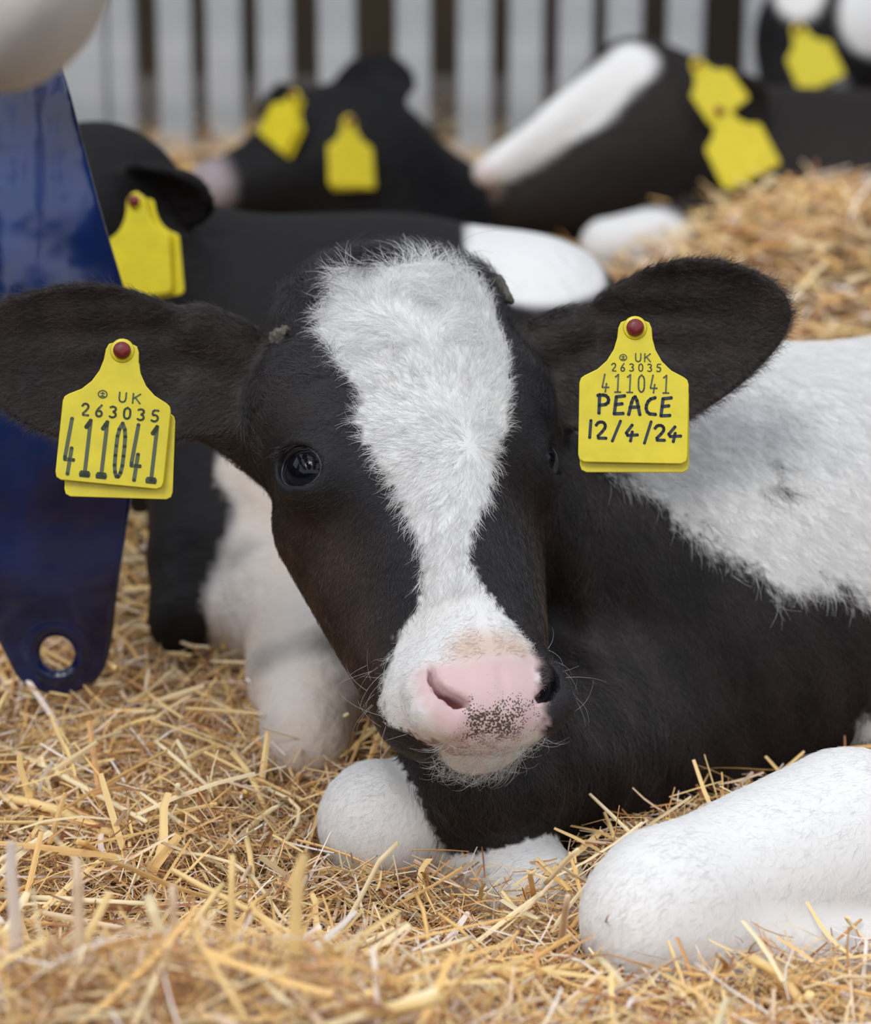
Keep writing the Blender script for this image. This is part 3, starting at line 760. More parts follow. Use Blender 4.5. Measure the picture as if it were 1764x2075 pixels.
# C: resting with head in profile, white blaze up the face
def paintC(P):
    n = len(P); c = np.tile(CBR*0.6+CB*0.5, (n, 1))
    a, b = at(985, 345, 2.78), at(1275, 150, 2.80)
    bl = cone(P, a, b, .015, .029)+wob(P, 60, 9)*.003
    c = blend(c, CW, st(bl, .008))
    c = blend(c, np.array([.60, .50, .48]), st(ell(P, at(968, 372, 2.78), (.018, .04, .020)), .02)*.8)
    return blend(c, CW*0.9, st(ell(P, at(1290, 495, 2.68), (.052, .05, .034)), .008))
Cprims = [(pc(at(1335, 300, 2.85), at(1055, 390, 2.82), .088, .030), 0), (pc(at(985, 350, 2.79), at(1275, 150, 2.82), .013, .031), .02),
          (pl(at(1290, 210, 2.86), (.055, .07, .058)), .03), (pc(at(1330, 385, 2.85), at(1060, 425, 2.82), .060, .026), .02),
          (pc(at(1450, 350, 2.88), at(1760, 430, 2.93), .090, .11), .04), (pl(at(1830, 450, 2.88), (.18, .11, .115)), .05),
          (pc(at(1400, 500, 2.72), at(1230, 500, 2.69), .045, .026), .02),
          (lambda P: ear_leaf(P, at(1400, 210, 2.80), at(1560, 215, 2.78), 0.033, T_-U_*.4), .006)]
bcalf(Cprims, ((0.03, 2.42, 0.03), (0.64, 3.3, 0.48)), paintC, 'black calf resting in profile with a long white stripe down its face', 0.006)

# D: far right, behind the profile calf
def paintD(P):
    n = len(P); c = np.tile(CB, (n, 1))
    for p, r in (((1620, -10, 3.08), .030), ((1780, 40, 3.08), .042), ((1722, 188, 3.06), .017), ((1780, 320, 3.06), .020)):
        q = at(*p); c = blend(c, np.array([.62, .62, .66]) if r < .025 else CW, st(np.sqrt(((P-q)**2)@np.array([1, .12, 1]))-r+wob(P, 60, 10)*.003, .008)*(0.5 if r < .025 else 1))
    return c
Dprims = [(pl(at(1690, 80, 3.16), (.085, .065, .085)), 0), (pc(at(1690, 150, 3.18), at(1630, 190, 3.14), .06, .045), .03), (pl(at(1890, 200, 3.24), (.16, .065, .15)), .05), (pl(at(1910, 330, 3.25), (.17, .05, .15)), .05)]
bcalf(Dprims, ((0.28, 2.85, 0.03), (0.76, 3.30, 0.60)), paintD, 'black calf at the far right against the fence with white patches on its head', 0.006)
# ------------------------------------------------------------------ straw
def sstep(x): x = np.clip(x, 0, 1); return x*x*(3-2*x)
def litter(x, y):
    P = np.stack([x, y, 0*x], -1).astype(np.float32).reshape(-1, 3)
    n = (wob(P, 14, 51)*0.008+wob(P, 38, 52)*0.005).reshape(np.shape(x))
    near = 0.105*sstep((1.33-y)/0.24)*(0.35+0.65*sstep((0.14-x)/0.28))
    mound = 0.105*np.exp(-(((x-0.36)/0.17)**2+((y-2.55)/0.30)**2))+0.02*np.exp(-(((x-0.2)/0.1)**2+((y-3.0)/0.25)**2))
    back = -0.015*sstep((y-2.3)/0.6)
    return Z0+n+near+mound+back
gx, gy = np.meshgrid(np.linspace(-0.75, 0.85, 100), np.linspace(1.0, 3.42, 160), indexing='ij')
gz = litter(gx, gy)-0.006+rng.normal(size=gx.shape)*0.003
V = np.stack([gx, gy, gz], -1).reshape(-1, 3)
ii = np.arange(99)[:, None]*160+np.arange(159)[None]
F = np.stack([ii, ii+160, ii+161, ii+1], -1).reshape(-1, 4)
# skirt down to the floor
bo = np.concatenate([np.arange(100)*160, 99*160+np.arange(1, 160), (np.arange(98, -1, -1))*160+159, np.arange(158, 0, -1)])
Vs = V[bo].copy(); Vs[:, 2] = 0.0
k = len(bo); o0 = len(V); Fs = np.stack([bo, o0+np.arange(k), o0+(np.arange(k)+1) % k, np.roll(bo, -1)], 1)
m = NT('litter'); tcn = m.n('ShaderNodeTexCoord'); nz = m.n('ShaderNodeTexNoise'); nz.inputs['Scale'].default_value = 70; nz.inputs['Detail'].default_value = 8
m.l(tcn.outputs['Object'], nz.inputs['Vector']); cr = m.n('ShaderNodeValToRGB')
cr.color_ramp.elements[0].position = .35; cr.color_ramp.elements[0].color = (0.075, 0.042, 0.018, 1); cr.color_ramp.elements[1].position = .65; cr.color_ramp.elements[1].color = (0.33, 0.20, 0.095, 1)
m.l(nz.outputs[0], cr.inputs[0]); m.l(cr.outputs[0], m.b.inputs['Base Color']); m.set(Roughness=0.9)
bp = m.n('ShaderNodeBump'); bp.inputs['Distance'].default_value = 0.01; m.l(nz.outputs[0], bp.inputs['Height']); m.l(bp.outputs[0], m.b.inputs['Normal'])
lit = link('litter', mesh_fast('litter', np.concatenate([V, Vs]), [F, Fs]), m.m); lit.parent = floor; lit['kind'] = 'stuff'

m = NT('straw'); a1 = m.n('ShaderNodeAttribute', attribute_name='tint'); m.l(a1.outputs['Color'], m.b.inputs['Base Color'])
m.set(Roughness=0.5); m.b.inputs['Specular IOR Level'].default_value = 0.35
STRAW = m.m
PAL = np.array([srgb(250, 234, 184)[:3], srgb(238, 210, 142)[:3], srgb(226, 188, 118)[:3], srgb(206, 160, 102)[:3], srgb(158, 112, 74)[:3], srgb(246, 238, 222)[:3], srgb(222, 198, 162)[:3]])
PAL = PAL*np.array([1.06, 1.0, 1.05]); PAL = PAL/np.maximum(PAL.max(1, keepdims=True)/0.88, 1)
def tints(n, p): return PAL[rng.choice(len(PAL), n, p=np.array(p)/sum(p))]*(0.85+0.3*rng.random((n, 1)))
def strands(P, D, L, Wd, bend, k=4, flat=0.35, tri=False):
    """bent strips with a flattened section; P centre, D direction, returns V, F"""
    n = len(P); D = D/np.linalg.norm(D, axis=1, keepdims=True)
    s = np.linspace(-0.5, 0.5, k)
    S = np.cross(D, np.tile([0, 0, 1.0], (n, 1))+rng.normal(size=(n, 3))*0.5); S /= np.linalg.norm(S, axis=1, keepdims=True)+1e-9
    N = np.cross(S, D)
    c = P[:, None]+D[:, None]*(L[:, None]*s[None])[..., None]+N[:, None]*((0.25-s[None]**2*2)*bend[:, None]*L[:, None])[..., None]
    sec = [(1, 0), (0, flat), (-1, 0), (0, -flat)] if not tri else [(1, 0), (-0.2, flat), (-0.8, -flat)]
    q = len(sec); tp = np.interp(s, [-0.5, -0.4, 0.4, 0.5], [0.9, 1, 1, 0.75])
    R = np.stack([a*S[:, None]+b*N[:, None] for a, b in sec], 2)*(Wd[:, None]*0.5*tp[None])[..., None, None]
    V = (c[:, :, None]+R).reshape(-1, 3)
    base = np.arange(n)[:, None, None, None]*k*q
    i = np.arange(k-1)[None, :, None]; j = np.arange(q)[None, None, :]
    f = np.stack([i*q+j, i*q+(j+1) % q, (i+1)*q+(j+1) % q, (i+1)*q+j], -1)
    F = (base+f).reshape(-1, 4)
    return V, F, k*q
def scatter(n, ylo, yhi, power=1.0):
    y = ylo+(yhi-ylo)*rng.random(n)**power
    hwid = y*0.150*1.12+0.05
    x = (rng.random(n)*2-1)*hwid
    return x, y
def litter_set(name, specs):
    Vs, Fs, Cs, off = [], [], [], 0
    for (n, ylo, yhi, pw_, l0, l1, w0, w1, up, tilt, pal, k, tri) in specs:
        x, y = scatter(n, ylo, yhi, pw_)
        z = litter(x, y)+rng.random(n)**1.5*up-0.003
        P = np.stack([x, y, z], 1)
        az = rng.random(n)*2*math.pi; el = rng.normal(size=n)*tilt
        D = np.stack([np.cos(az)*np.cos(el), np.sin(az)*np.cos(el), np.sin(el)], 1)
        L = rng.uniform(l0, l1, n)*(0.6+0.4*rng.random(n)); Wd = rng.uniform(w0, w1, n)
        # keep out of the animals
        ok = calf_sdf(P.astype(np.float32)) > 0.004
        e1 = P+D*L[:, None]*0.5; e2 = P-D*L[:, None]*0.5
        ok &= (calf_sdf(e1.astype(np.float32)) > 0.001) & (calf_sdf(e2.astype(np.float32)) > 0.001)
        P, D, L, Wd = P[ok], D[ok], L[ok], Wd[ok]
        V, F, per = strands(P, D, L, Wd, rng.normal(size=len(P))*0.10, k, 0.3, tri)
        Vs.append(V); Fs.append(F+off); off += len(V); Cs.append(np.repeat(tints(len(P), pal), per, 0))
    me = mesh_fast(name, np.concatenate(Vs), np.concatenate(Fs), False); vcol(me, 'tint', np.concatenate(Cs))
    return me
me = litter_set('straw_bedding', [
    # n, y range, power, length, width, lift, tilt, palette, segments, triangular
    (42000, 1.05, 1.80, 1.0, .006, .034, .0004, .0013, .028, .46, (2, 3, 4, 4, 4, 1.6, 4), 4, True),
    (8000, 1.05, 1.85, 1.0, .02, .065, .0010, .0024, .034, .42, (3, 4, 4, 3, 2, 1.5, 3), 4, True),
    (1100, 1.05, 1.90, 1.0, .04, .10, .0022, .0038, .036, .34, (4, 4, 3, 1.5, .5, 1.5, 1), 4, False),
    (15000, 1.7, 3.42, 1.0, .02, .09, .0016, .0042, .030, .28, (3, 4, 4, 3, 1.5, 1, 2), 3, True)])
straw = link('straw_bedding', me, STRAW)
tag(straw, 'golden chopped straw bedding covering the whole pen floor', 'straw', kind='stuff')

# the stalks one can pick out, each its own piece
def stalk_mesh(seed, Ln, Wd, bend, tint, kind):
    r = np.random.default_rng(seed); k = 7; s = np.linspace(0, 1, k)
    pts = np.stack([s*Ln, 0*s, bend*np.sin(s*math.pi)*0.25], 1); pts[:, 1] += r.normal()*0.06*np.sin(s*math.pi*1.5)
    rad = Wd/2*np.where((s > .45) & (s < .6), 1.12, 1.0); rad[-1] *= 0.8
    if kind == 2: rad = Wd/2*(1-0.85*s)
    V, F, C = tube(pts, rad, 6, {0: 0.85, 1: 0.28, 2: 0.22}[kind])
    me = pymesh('straw_stalk', V, F+C, kind == 0); vcol(me, 'tint', np.tile(tint, (len(V), 1))*(0.92+0.16*np.repeat(r.random(k), 6)[:, None])); me.materials.append(STRAW)
    return me
pal_i = [0, 1, 2, 0, 5, 1, 2, 3, 0, 1, 6, 5, 4, 1]
WP = [.035, .045, .06, .025, .05, .03, .055, .04, .07, .022]
protos = [stalk_mesh(i, 1.0, w, b, PAL[p], kd) for i, (w, b, p, kd) in enumerate([(.035, .02, 0, 0), (.045, .05, 1, 0), (.06, .03, 2, 1), (.025, .12, 0, 0), (.05, .02, 5, 1), (.03, .08, 1, 2), (.055, .10, 3, 2), (.04, .03, 6, 0), (.07, .02, 1, 1), (.022, .16, 2, 0)])]
def place_stalk(proto, a, b, spin=None, wide=None):
    a, b = np.asarray(a, float), np.asarray(b, float); d = b-a; L = np.linalg.norm(d)
    X = Vector(d/L); up = Vector((0, 0, 1)) if abs(X.z) < .9 else Vector((0, -1, 0))
    Y = up.cross(X).normalized(); Zv = X.cross(Y)
    M = Matrix((X, Y, Zv)).transposed()
    if spin: M = M @ Matrix.Rotation(spin, 3, 'X')
    sc = wide/WP[proto] if wide else L
    M4 = (M @ Matrix.Diagonal((L, sc, sc))).to_4x4(); M4.translation = Vector(a)
    o = bpy.data.objects.new('straw_stalk', protos[proto]); COL.objects.link(o); o.parent = straw; o.matrix_world = M4
    return o
# stalks seen clearly in the photograph: picture points of both ends, height over the litter, kind, width in mm
def gz_at(px, py, h):
    z = Z0
    for _ in range(6):
        p = ground_at(px, py, z+h); z = float(litter(np.array([p[0]]), np.array([p[1]]))[0])
    return p
SEEN = [((-20, 1500), (300, 1665), .022, .026, 0, 4.6), ((-20, 1612), (245, 1690), .018, .015, 1, 7.5), ((70, 1668), (190, 1775), .018, .012, 0, 4.5), ((25, 1680), (62, 1532), .006, .045, 8, 5.0),
        ((205, 1690), (232, 1770), .030, .010, 4, 4.0), ((265, 1785), (365, 1615), .010, .040, 8, 7.0), ((300, 1790), (360, 1690), .012, .030, 2, 8.0), ((345, 1725), (640, 1875), .024, .012, 3, 3.0),
        ((500, 1700), (512, 1890), .030, .004, 1, 4.2), ((470, 1525), (552, 1655), .030, .012, 1, 4.6), ((545, 1600), (600, 1760), .028, .010, 3, 3.0), ((640, 1655), (845, 1880), .020, .012, 6, 6.0),
        ((735, 1700), (855, 1905), .016, .006, 5, 6.5), ((0, 1840), (150, 1830), .020, .018, 0, 3.4), ((10, 1910), (55, 1840), .010, .024, 8, 7.0), ((0, 1912), (200, 1940), .016, .012, 4, 3.2),
        ((215, 1930), (400, 1985), .012, .016, 4, 3.0), ((240, 1700), (246, 1640), .012, .040, 4, 3.6), ((360, 1590), (370, 1660), .040, .010, 0, 4.0), ((0, 1535), (190, 1545), .015, .015, 0, 4.5),
        ((430, 1560), (480, 1575), .012, .012, 4, 4.0), ((995, 2010), (1205, 1945), .016, .030, 1, 6.0), ((1210, 1940), (1320, 2080), .030, .008, 0, 6.0), ((1130, 1955), (1150, 1815), .004, .060, 7, 4.2),
        ((1190, 1900), (1250, 1848), .020, .050, 6, 3.0), ((1300, 1985), (1415, 1928), .012, .040, 6, 3.2), ((1520, 1940), (1660, 2070), .034, .008, 1, 7.0), ((1420, 2000), (1520, 2050), .014, .012, 0, 6.0),
        ((1430, 1995), (1478, 1930), .010, .050, 6, 6.0), ((1560, 2010), (1640, 1975), .012, .020, 2, 6.0), ((1080, 1845), (1076, 1770), .010, .055, 2, 3.4), ((1105, 1790), (1172, 1720), .040, .065, 0, 3.2),
        ((945, 1900), (975, 2000), .030, .006, 3, 2.2), ((870, 1740), (880, 1860), .030, .004, 5, 5.0), ((560, 1970), (820, 1930), .012, .012, 9, 2.6), ((1560, 1935), (1620, 1985), .030, .010, 3, 3.0),
        ((1720, 1860), (1764, 1940), .036, .014, 3, 2.6), ((1640, 2015), (1650, 2075), .030, .004, 1, 6.0), ((1690, 1985), (1764, 2000), .012, .014, 0, 6.0), ((1200, 2060), (1215, 1960), .004, .030, 2, 5.0)]
for (a, b, ha, hb, kd, mm) in SEEN: place_stalk(kd, gz_at(*a, ha), gz_at(*b, hb), None, mm*0.0008)
# blurred tufts at the very front
for i in range(34):
    x = rng.uniform(-0.2, 0.05); y = rng.uniform(1.08, 1.2); z = float(litter(np.array([x]), np.array([y]))[0])
    L = rng.uniform(.03, .07); a = np.array([x, y, z-.006]); b = a+np.array([rng.normal()*.35, rng.normal()*.25, abs(rng.normal()*.4)+.7])*L
    if i > 16: b = a+np.array([rng.normal(), rng.normal()*.5, .12+abs(rng.normal()*.1)])*L; a[2] += .012; b[2] += .012
    place_stalk(int(rng.integers(0, 10)), a, b, rng.random()*6, (rng.uniform(4, 7) if i % 3 == 0 else rng.uniform(2, 4))*0.001)
nrest = 300-len(SEEN)-34
x, y = scatter(nrest*2, 1.18, 1.9); cnt = 0
for i in range(nrest*2):
    if cnt >= nrest: break
    L = rng.uniform(.03, .10); az = rng.random()*6.28; el = float(np.clip(rng.normal()*.24, -.45, .45))
    z = float(litter(np.array([x[i]]), np.array([y[i]]))[0])+.010+rng.random()*.012
    a = np.array([x[i], y[i], z]); b = a+L*np.array([math.cos(az)*math.cos(el), math.sin(az)*math.cos(el), math.sin(el)])
    S = (a+(b-a)*np.linspace(0, 1, 6)[:, None]).astype(np.float32)
    if calf_sdf(S).min() < .004: continue
    place_stalk(int(rng.integers(0, 10)), a, b, rng.random()*6, rng.uniform(1.8, 4.2)*0.001); cnt += 1
# ------------------------------------------------------------------ ear tags
TAGM = simple('yellow_tag', (0.76, 0.63, 0.022, 1), 0.34, noise=0.10, scale=90)
TAGB = TAGM
STUD = simple('red_stud', (0.20, 0.012, 0.012, 1), 0.4, noise=0.5, scale=300)
INKP = simple('printed_ink', (0.085, 0.105, 0.055, 1), 0.5)
INKH = simple('marker_ink', (0.012, 0.022, 0.040, 1), 0.45)
half = [(0.45, 0.42), (0.75, 0.30), (0.88, 0.0), (0.93, -0.55), (1.10, -1.15), (1.45, -1.75), (1.95, -2.22), (2.60, -2.55), (2.80, -2.70), (2.88, -2.95), (2.88, -6.75), (2.80, -7.02), (2.55, -7.15)]
TAG_OUT = np.array([(0, 0.45)]+half+[(-x, y) for x, y in half[::-1]])[::-1]*0.01
GLY = {  # strokes in a unit cell (x 0..1, y 0..1)
    '0': [[(.5, 1), (.15, .85), (.1, .5), (.15, .15), (.5, 0), (.85, .15), (.9, .5), (.85, .85), (.5, 1)]],
    '1': [[(.15, .80), (.55, 1), (.55, 0)], [(.15, 0), (.95, 0)]],
    '2': [[(.1, .8), (.3, 1), (.7, 1), (.9, .8), (.8, .55), (.1, 0), (.95, 0)]],
    '3': [[(.1, .9), (.4, 1), (.8, .9), (.8, .65), (.45, .53), (.85, .4), (.85, .12), (.4, 0), (.1, .1)]],
    '4': [[(.35, 1), (.1, .25), (.95, .25)], [(.65, .50), (.6, 0)]],
    '5': [[(.85, 1), (.2, 1), (.15, .55), (.6, .6), (.9, .4), (.8, .1), (.4, 0), (.1, .1)]],
    '6': [[(.75, 1), (.3, .6), (.1, .25), (.3, 0), (.7, 0), (.9, .25), (.7, .5), (.3, .45)]],
    'U': [[(.1, 1), (.1, .2), (.35, 0), (.65, 0), (.9, .2), (.9, 1)]], 'K': [[(.1, 1), (.1, 0)], [(.9, 1), (.1, .45)], [(.35, .6), (.95, 0)]],
    'P': [[(.12, 0), (.15, 1)], [(.0, .95), (.6, 1), (.95, .8), (.85, .5), (.15, .42)]], 'E': [[(.95, .98), (.25, .92), (.1, 0), (.85, .03)], [(.2, .5), (.75, .55)]],
    'A': [[(.0, 0), (.3, .85), (.6, 1), (.95, 0)], [(.1, .38), (.85, .42)]], 'C': [[(.9, .95), (.4, .85), (.1, .45), (.3, .08), (.95, .05)]], '/': [[(.9, 1.1), (.1, -.2)]],
    'o': [[(.5, 1), (.15, .85), (.0, .5), (.15, .15), (.5, 0), (.85, .15), (1, .5), (.85, .85), (.5, 1)], [(.5, .75), (.5, .25)], [(.3, .25), (.7, .25)], [(.3, .6), (.7, .6)]],
    'foot': [[(.3, .03), (.82, .03)]], 'flag': [[(.32, .88), (.5, .94)]], 'h1': [[(.6, 1), (.45, 0)]], 'h4': [[(.6, 1), (.05, .3), (1.0, .36)], [(.62, .55), (.5, -.05)]], 'l4': [[(.42, 1), (.12, .30)], [(.12, .26), (.95, .26)], [(.66, .47), (.52, 0)]], 'l1': [[(.25, .87), (.62, 1), (.55, .02)], [(.2, .0), (.92, .0)]]}
def strokes(items):
    """items: (glyph, x, y, w, h, stroke) in cm on the tag; returns flat ribbon mesh parts"""
    V, F = [], []
    for g, x, y, w, h, t in items:
        for line in GLY[g]:
            p = np.array([(x+a*w, y+b*h) for a, b in line]); k0 = len(V)
            if len(p) > 2:
                q = [p[0]]
                for i in range(1, len(p)-1): q += [p[i]*.75+p[i-1]*.25, p[i]*.75+p[i+1]*.25]
                p = np.array(q+[p[-1]]) if g not in ('E', 'l1', '1', 'l4') else p
            for i in range(len(p)-1):
                d = p[i+1]-p[i]; L = np.linalg.norm(d); d = d/L; nn = np.array([-d[1], d[0]])*t/2; e = d*t*0.25
                b = len(V); V += [p[i]-e-nn, p[i+1]+e-nn, p[i+1]+e+nn, p[i]-e+nn]; F.append([b, b+1, b+2, b+3])
            for c in p:
                b = len(V); V += [c+t*0.5*np.array([math.cos(a), math.sin(a)]) for a in np.arange(8)*math.pi/4]; F.append(list(range(b, b+8)))
    return np.array(V), F
def make_tag(loc, u, v, n, label, group=None, front=None, back=(0.55, -0.35), tilt_back=0.0, stud=True, size=0.95, cat_mat=None):
    """loc = stud position, u right, v up, n outward"""
    root = tag(empty('ear_tag', loc), label, 'ear tag', group)
    u, v, n = [np.asarray(k, float) for k in (u, v, n)]; u = u*size; v = v*size; z3 = np.zeros(3)
    V, F, C = prism(TAG_OUT, 0.0016, z3, u, v, n, 0.0004)
    fp = link('front_panel', pymesh('front_panel', V, F+C, False), TAGM); fp.parent = root
    ca, sa = math.cos(tilt_back), math.sin(tilt_back)
    u2, v2 = u*ca+v*sa, v*ca-u*sa
    V, F, C = prism(TAG_OUT, 0.0016, u*back[0]*.01+v*back[1]*.01-n*0.0045, u2, v2, n, 0.0004)
    bk = link('back_panel', pymesh('back_panel', V, F+C, False), TAGM); bk.parent = root
    if stud:
        prof = [(0.0, 0.0052), (0.0018, 0.0055), (0.0036, 0.0050), (0.0046, 0.0036), (0.0047, 0.0008), (0.0047, -0.0046), (0.0, -0.0046)]
        if True:
            pr = prof[1:-1]; kk = 20
            V = [n*z+r*(u*math.cos(2*math.pi*i/kk)+v*math.sin(2*math.pi*i/kk)) for r, z in pr for i in range(kk)]
            F = [[j*kk+i, (j+1)*kk+i, (j+1)*kk+(i+1) % kk, j*kk+(i+1) % kk] for j in range(len(pr)-1) for i in range(kk)]+[list(range(kk)), [(len(pr)-1)*kk+i for i in range(kk)][::-1]]
            o = link('stud', pymesh('stud', V, F), STUD); o.parent = root; o['label'] = 'red button stud'
        V, F, C = tube([n*0.0009, n*0.0014], [0.0062, 0.0056], 20, up=v); o = link('collar', pymesh('collar', V, F+C), TAGM); o.parent = root
    if front:
        for nm, items, ink in front:
            P2, F = strokes(items); V = P2[:, :1]*.01*u+P2[:, 1:]*.01*v+n*0.00105
            o = link(nm, pymesh(nm, V, F, False), ink); o.parent = fp
    return root
def rot2(a): return R_*math.cos(a)+U_*math.sin(a), U_*math.cos(a)-R_*math.sin(a)
def row(txt, x0, y, pitch, w, h, t, alt={}): return [(alt.get(c, c), x0+i*pitch, y, w, h, t) for i, c in enumerate(txt)]
# left tag
u, v = rot2(math.radians(-5.5))
f = [('number_print', [('o', -1.05, -2.62, .50, .42, .06), ('U', .05, -2.72, .44, .50, .085), ('K', .78, -2.72, .46, .50, .085)]
      + row('263035', -1.85, -3.60, .745, .42, .60, .115)
      + row('411041', -2.52, -6.80, .885, .56, 2.95, .20, {'4': 'l4', '1': 'l1'})
      + [(g, -2.52+i*.885, -6.80, .56, 2.95, t) for i in (1, 2, 5) for g, t in (('foot', .34), ('flag', .26))], INKP)]
nL = unit(T_+U_*0.05)
uL = unit(u-nL*(u@nL)); vL = np.cross(nL, uL)
make_tag(at(248, 711, 1.515), uL, vL, nL, 'yellow ear tag printed with one tall number, on the ear at the left edge', front=f, back=(0.06, -0.66), tilt_back=math.radians(3.7))
u, v = rot2(math.radians(-1.2))
f = [('number_print', [('o', -.80, -1.75, .40, .34, .05), ('U', .02, -1.78, .34, .42, .07), ('K', .50, -1.78, .36, .42, .07)]
      + row('263035', -1.22, -2.30, .475, .26, .40, .065)
      + row('411041', -1.72, -3.42, .635, .40, .93, .085, {'4': 'l4', '1': 'l1'}), INKP),
     ('handwriting', [(c, -1.90+i*.82, -4.55-(.02*i), .62, .98, .175) for i, c in enumerate('PEACE')]
      + [('h1', -2.45, -5.85, .35, .90, .16), ('2', -2.02, -5.87, .62, .85, .16), ('/', -1.15, -5.85, .52, .82, .15), ('h4', -.50, -5.95, .72, .80, .16), ('/', .55, -5.92, .42, .88, .15), ('2', 1.08, -5.92, .60, .78, .16), ('h4', 1.72, -5.95, .78, .75, .16)], INKH)]
nR = unit(T_+R_*-0.02+U_*0.06); uR = unit(u-nR*(u@nR)); vR = np.cross(nR, uR)
make_tag(at(1286, 665, 1.535), uR, vR, nR, 'yellow ear tag with handwriting, name and date, on the right-hand ear', front=f, back=(0.0, -0.46), tilt_back=math.radians(1.0), size=0.968)
# tags of the calves behind
G = None
def far_tag(px, py, d, ang, label, yaw=0.0, tilt=0.0, size=1.0, back=(.4, -.3)):
    u, v = rot2(math.radians(ang)); n = unit(T_+R_*math.sin(yaw)+U_*tilt); u = unit(u-n*(u@n)); v = np.cross(n, u)
    make_tag(at(px, py, d), u, v, n, label, None, None, back, 0.05, True, size)
far_tag(276, 408, 1.98, 3, 'blurred yellow ear tag right beside the blue plastic piece', yaw=-.65, size=.88)
far_tag(598, 195, 2.82, -30, 'tilted blurred yellow ear tag on the far ear of the calf looking left', yaw=-.9, size=.72)
far_tag(706, 246, 2.80, 2, 'blurred upright yellow ear tag above the white-blazed forehead', yaw=.8, size=.85)
far_tag(1410, 130, 2.74, 35, 'half hidden yellow ear tag, upper one of two on the profile calf', yaw=.3, size=.75)
far_tag(1455, 225, 2.70, 26, 'broad blurred yellow ear tag on the cheek of the profile calf', yaw=.2, size=.93)
far_tag(1615, 58, 2.98, 24, 'yellow ear tag in the top right corner near the fence', yaw=.3, size=.85)

# ------------------------------------------------------------------ blue plastic piece and pale lump at the left
BD = 1.70
BW = lambda px, py, d=BD: at(px, py, d)
sc = BD/FPX
OUT = [(-95, -40), (100, -40), (118, 80), (140, 155), (168, 270), (206, 420), (248, 580), (268, 700), (272, 840), (252, 1000), (216, 1190), (193, 1310), (165, 1362), (125, 1386), (85, 1393), (45, 1386), (5, 1362), (-23, 1310), (-75, 1180), (-120, 1000), (-150, 840), (-150, 700), (-140, 580), (-125, 420), (-110, 250)]
bo = at(60, 732, BD)
OUTm = smooth_poly([((x-60)*sc, -(y-700)*sc) for x, y in OUT][::-1], 3)
hole = ((85-60)*sc, -(1303-700)*sc)
def blue_sdf(P):
    q = P-bo.astype(np.float32); u = q@R_.astype(np.float32); v = q@U_.astype(np.float32); w = q@T_.astype(np.float32)
    k = sstep((v+0.10)/0.16)                                  # rounded above, flat at the tab
    hw = 0.052+0*v
    c = -k*0.62*u*u/hw-0.012*sstep((-v-0.12)/0.05)+0.0012*np.sin(v*95)*k*np.exp(-((u-0.035)/0.012)**2)
    c = c-0.344*0.03*np.log1p(np.exp(np.clip(-(v+0.0)/0.03, -30, 30)))
    d = smax(np.abs(w-c)/np.sqrt(1+(k*1.24*u/hw)**2)-0.0035, poly2d(u, v, OUTm), 0.003)
    rr = np.hypot(u-hole[0], v-hole[1]); cw = c
    d = smin(d, np.hypot(rr-0.0155, w-cw-0.003)-0.0032, 0.002)
    return smax(d, 0.0103-rr, 0.0015)
def sstep(x): x = np.clip(x, 0, 1); return x*x*(3-2*x)
V, Q = surface(blue_sdf, bo-np.array([.085, .19, .26]), bo+np.array([.085, .19, .25]), 0.002)
m = NT('blue_plastic'); tcn = m.n('ShaderNodeTexCoord'); nz = m.n('ShaderNodeTexNoise'); nz.inputs['Scale'].default_value = 16; nz.inputs['Detail'].default_value = 6
m.l(tcn.outputs['Object'], nz.inputs['Vector']); cr = m.n('ShaderNodeValToRGB')
cr.color_ramp.elements[0].position = .35; cr.color_ramp.elements[0].color = (0.004, 0.007, 0.040, 1); cr.color_ramp.elements[1].position = .7; cr.color_ramp.elements[1].color = (0.006, 0.030, 0.15, 1)
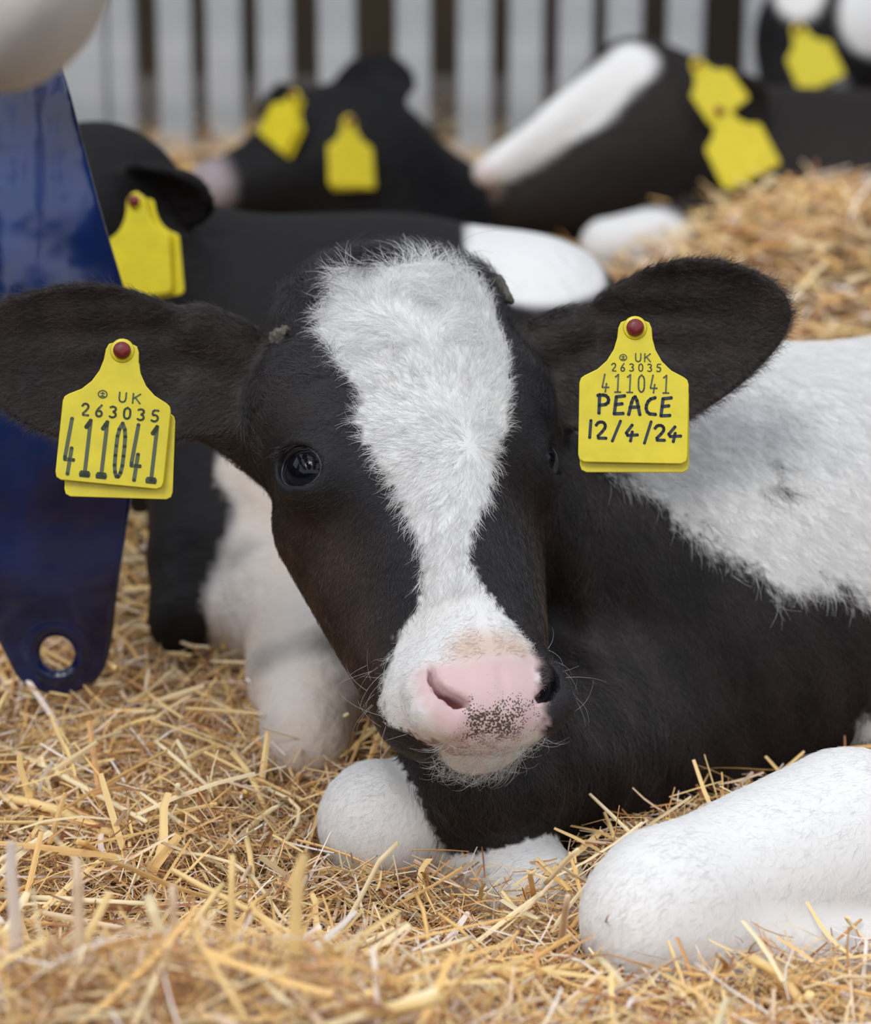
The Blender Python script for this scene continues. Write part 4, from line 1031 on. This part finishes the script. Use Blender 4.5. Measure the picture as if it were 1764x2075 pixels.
m.l(nz.outputs[0], cr.inputs[0]); m.l(cr.outputs[0], m.b.inputs['Base Color']); bp = m.n('ShaderNodeBump'); bp.inputs['Distance'].default_value = 0.012; bp.inputs['Strength'].default_value = 0.35; n2 = m.n('ShaderNodeTexNoise'); n2.inputs['Scale'].default_value = 22; m.l(tcn.outputs['Object'], n2.inputs['Vector']); m.l(n2.outputs[0], bp.inputs['Height']); m.l(bp.outputs[0], m.b.inputs['Normal']); m.set(Roughness=0.2); m.b.inputs['Coat Weight'].default_value = .15; m.b.inputs['Coat Roughness'].default_value = .08
blue = link('blue_piece', mesh_fast('blue_piece', V, Q), m.m)  # use unknown; described by colour and shape only
tag(blue, 'glossy navy blue curved plastic piece with a round hole in its lower tab, left edge', 'bracket')
# unidentified pale lump, named by its look alone
SD = 1.12; so = at(5, -55, SD); s1 = SD/FPX
def lump_sdf(P):
    q = P-so.astype(np.float32); u = q@R_.astype(np.float32); v = q@U_.astype(np.float32); w = q@T_.astype(np.float32)
    d = ell(np.stack([u, v, w], 1), (0, 0, 0), (228*s1, 232*s1, 0.04))
    d = smin(d, ell(np.stack([u, v, w], 1), (-0.02, 0.06, 0), (0.045, 0.08, 0.042)), 0.02)
    t = u*0.82-v*0.57
    return d+0.004*np.sin(t*150+1.0)*np.exp(-(v/0.05)**2)
V, Q = surface(lump_sdf, so-np.array([.09, .10, .10]), so+np.array([.07, .10, .18]), 0.003)
m = simple('pale_lump', (0.66, 0.60, 0.53, 1), 0.8, noise=0.22, scale=26, bump=0.2)
lump = link('lump', mesh_fast('lump', V, Q), m)
tag(lump, 'pale cream bulging lump with soft brownish folds in the top left corner', 'lump')

# crusted horn buds on the head
def crust(q0, r, seed, name='horn_bud'):
    Qp, g = snap(np.array([q0])); c = Qp[0].astype(float); N = g[0].astype(float); t1 = unit(np.cross(N, HX+0.3*HZ)); t2 = np.cross(N, t1)
    def f(P):
        q = P-c.astype(np.float32); a = np.stack([q@t1.astype(np.float32), q@t2.astype(np.float32), q@N.astype(np.float32)], 1)
        return ell(a, (0, 0, 0.001), r)+wob(P, 700, seed)*0.0012+wob(P, 1500, seed+1)*0.0006
    V, Q = surface(f, c-0.024, c+0.024, 0.0012)
    link(name, mesh_fast(name, V, Q), CRUST, calf)
CRUST = simple('dry_crust', (0.13, 0.12, 0.09, 1), 0.9, noise=0.6, scale=350, bump=0.6)
crust((-6.6, 4.6, 9.8), (.012, .0055, .004), 61)
crust((5.6, 4.0, 11.4), (.012, .006, .005), 64)
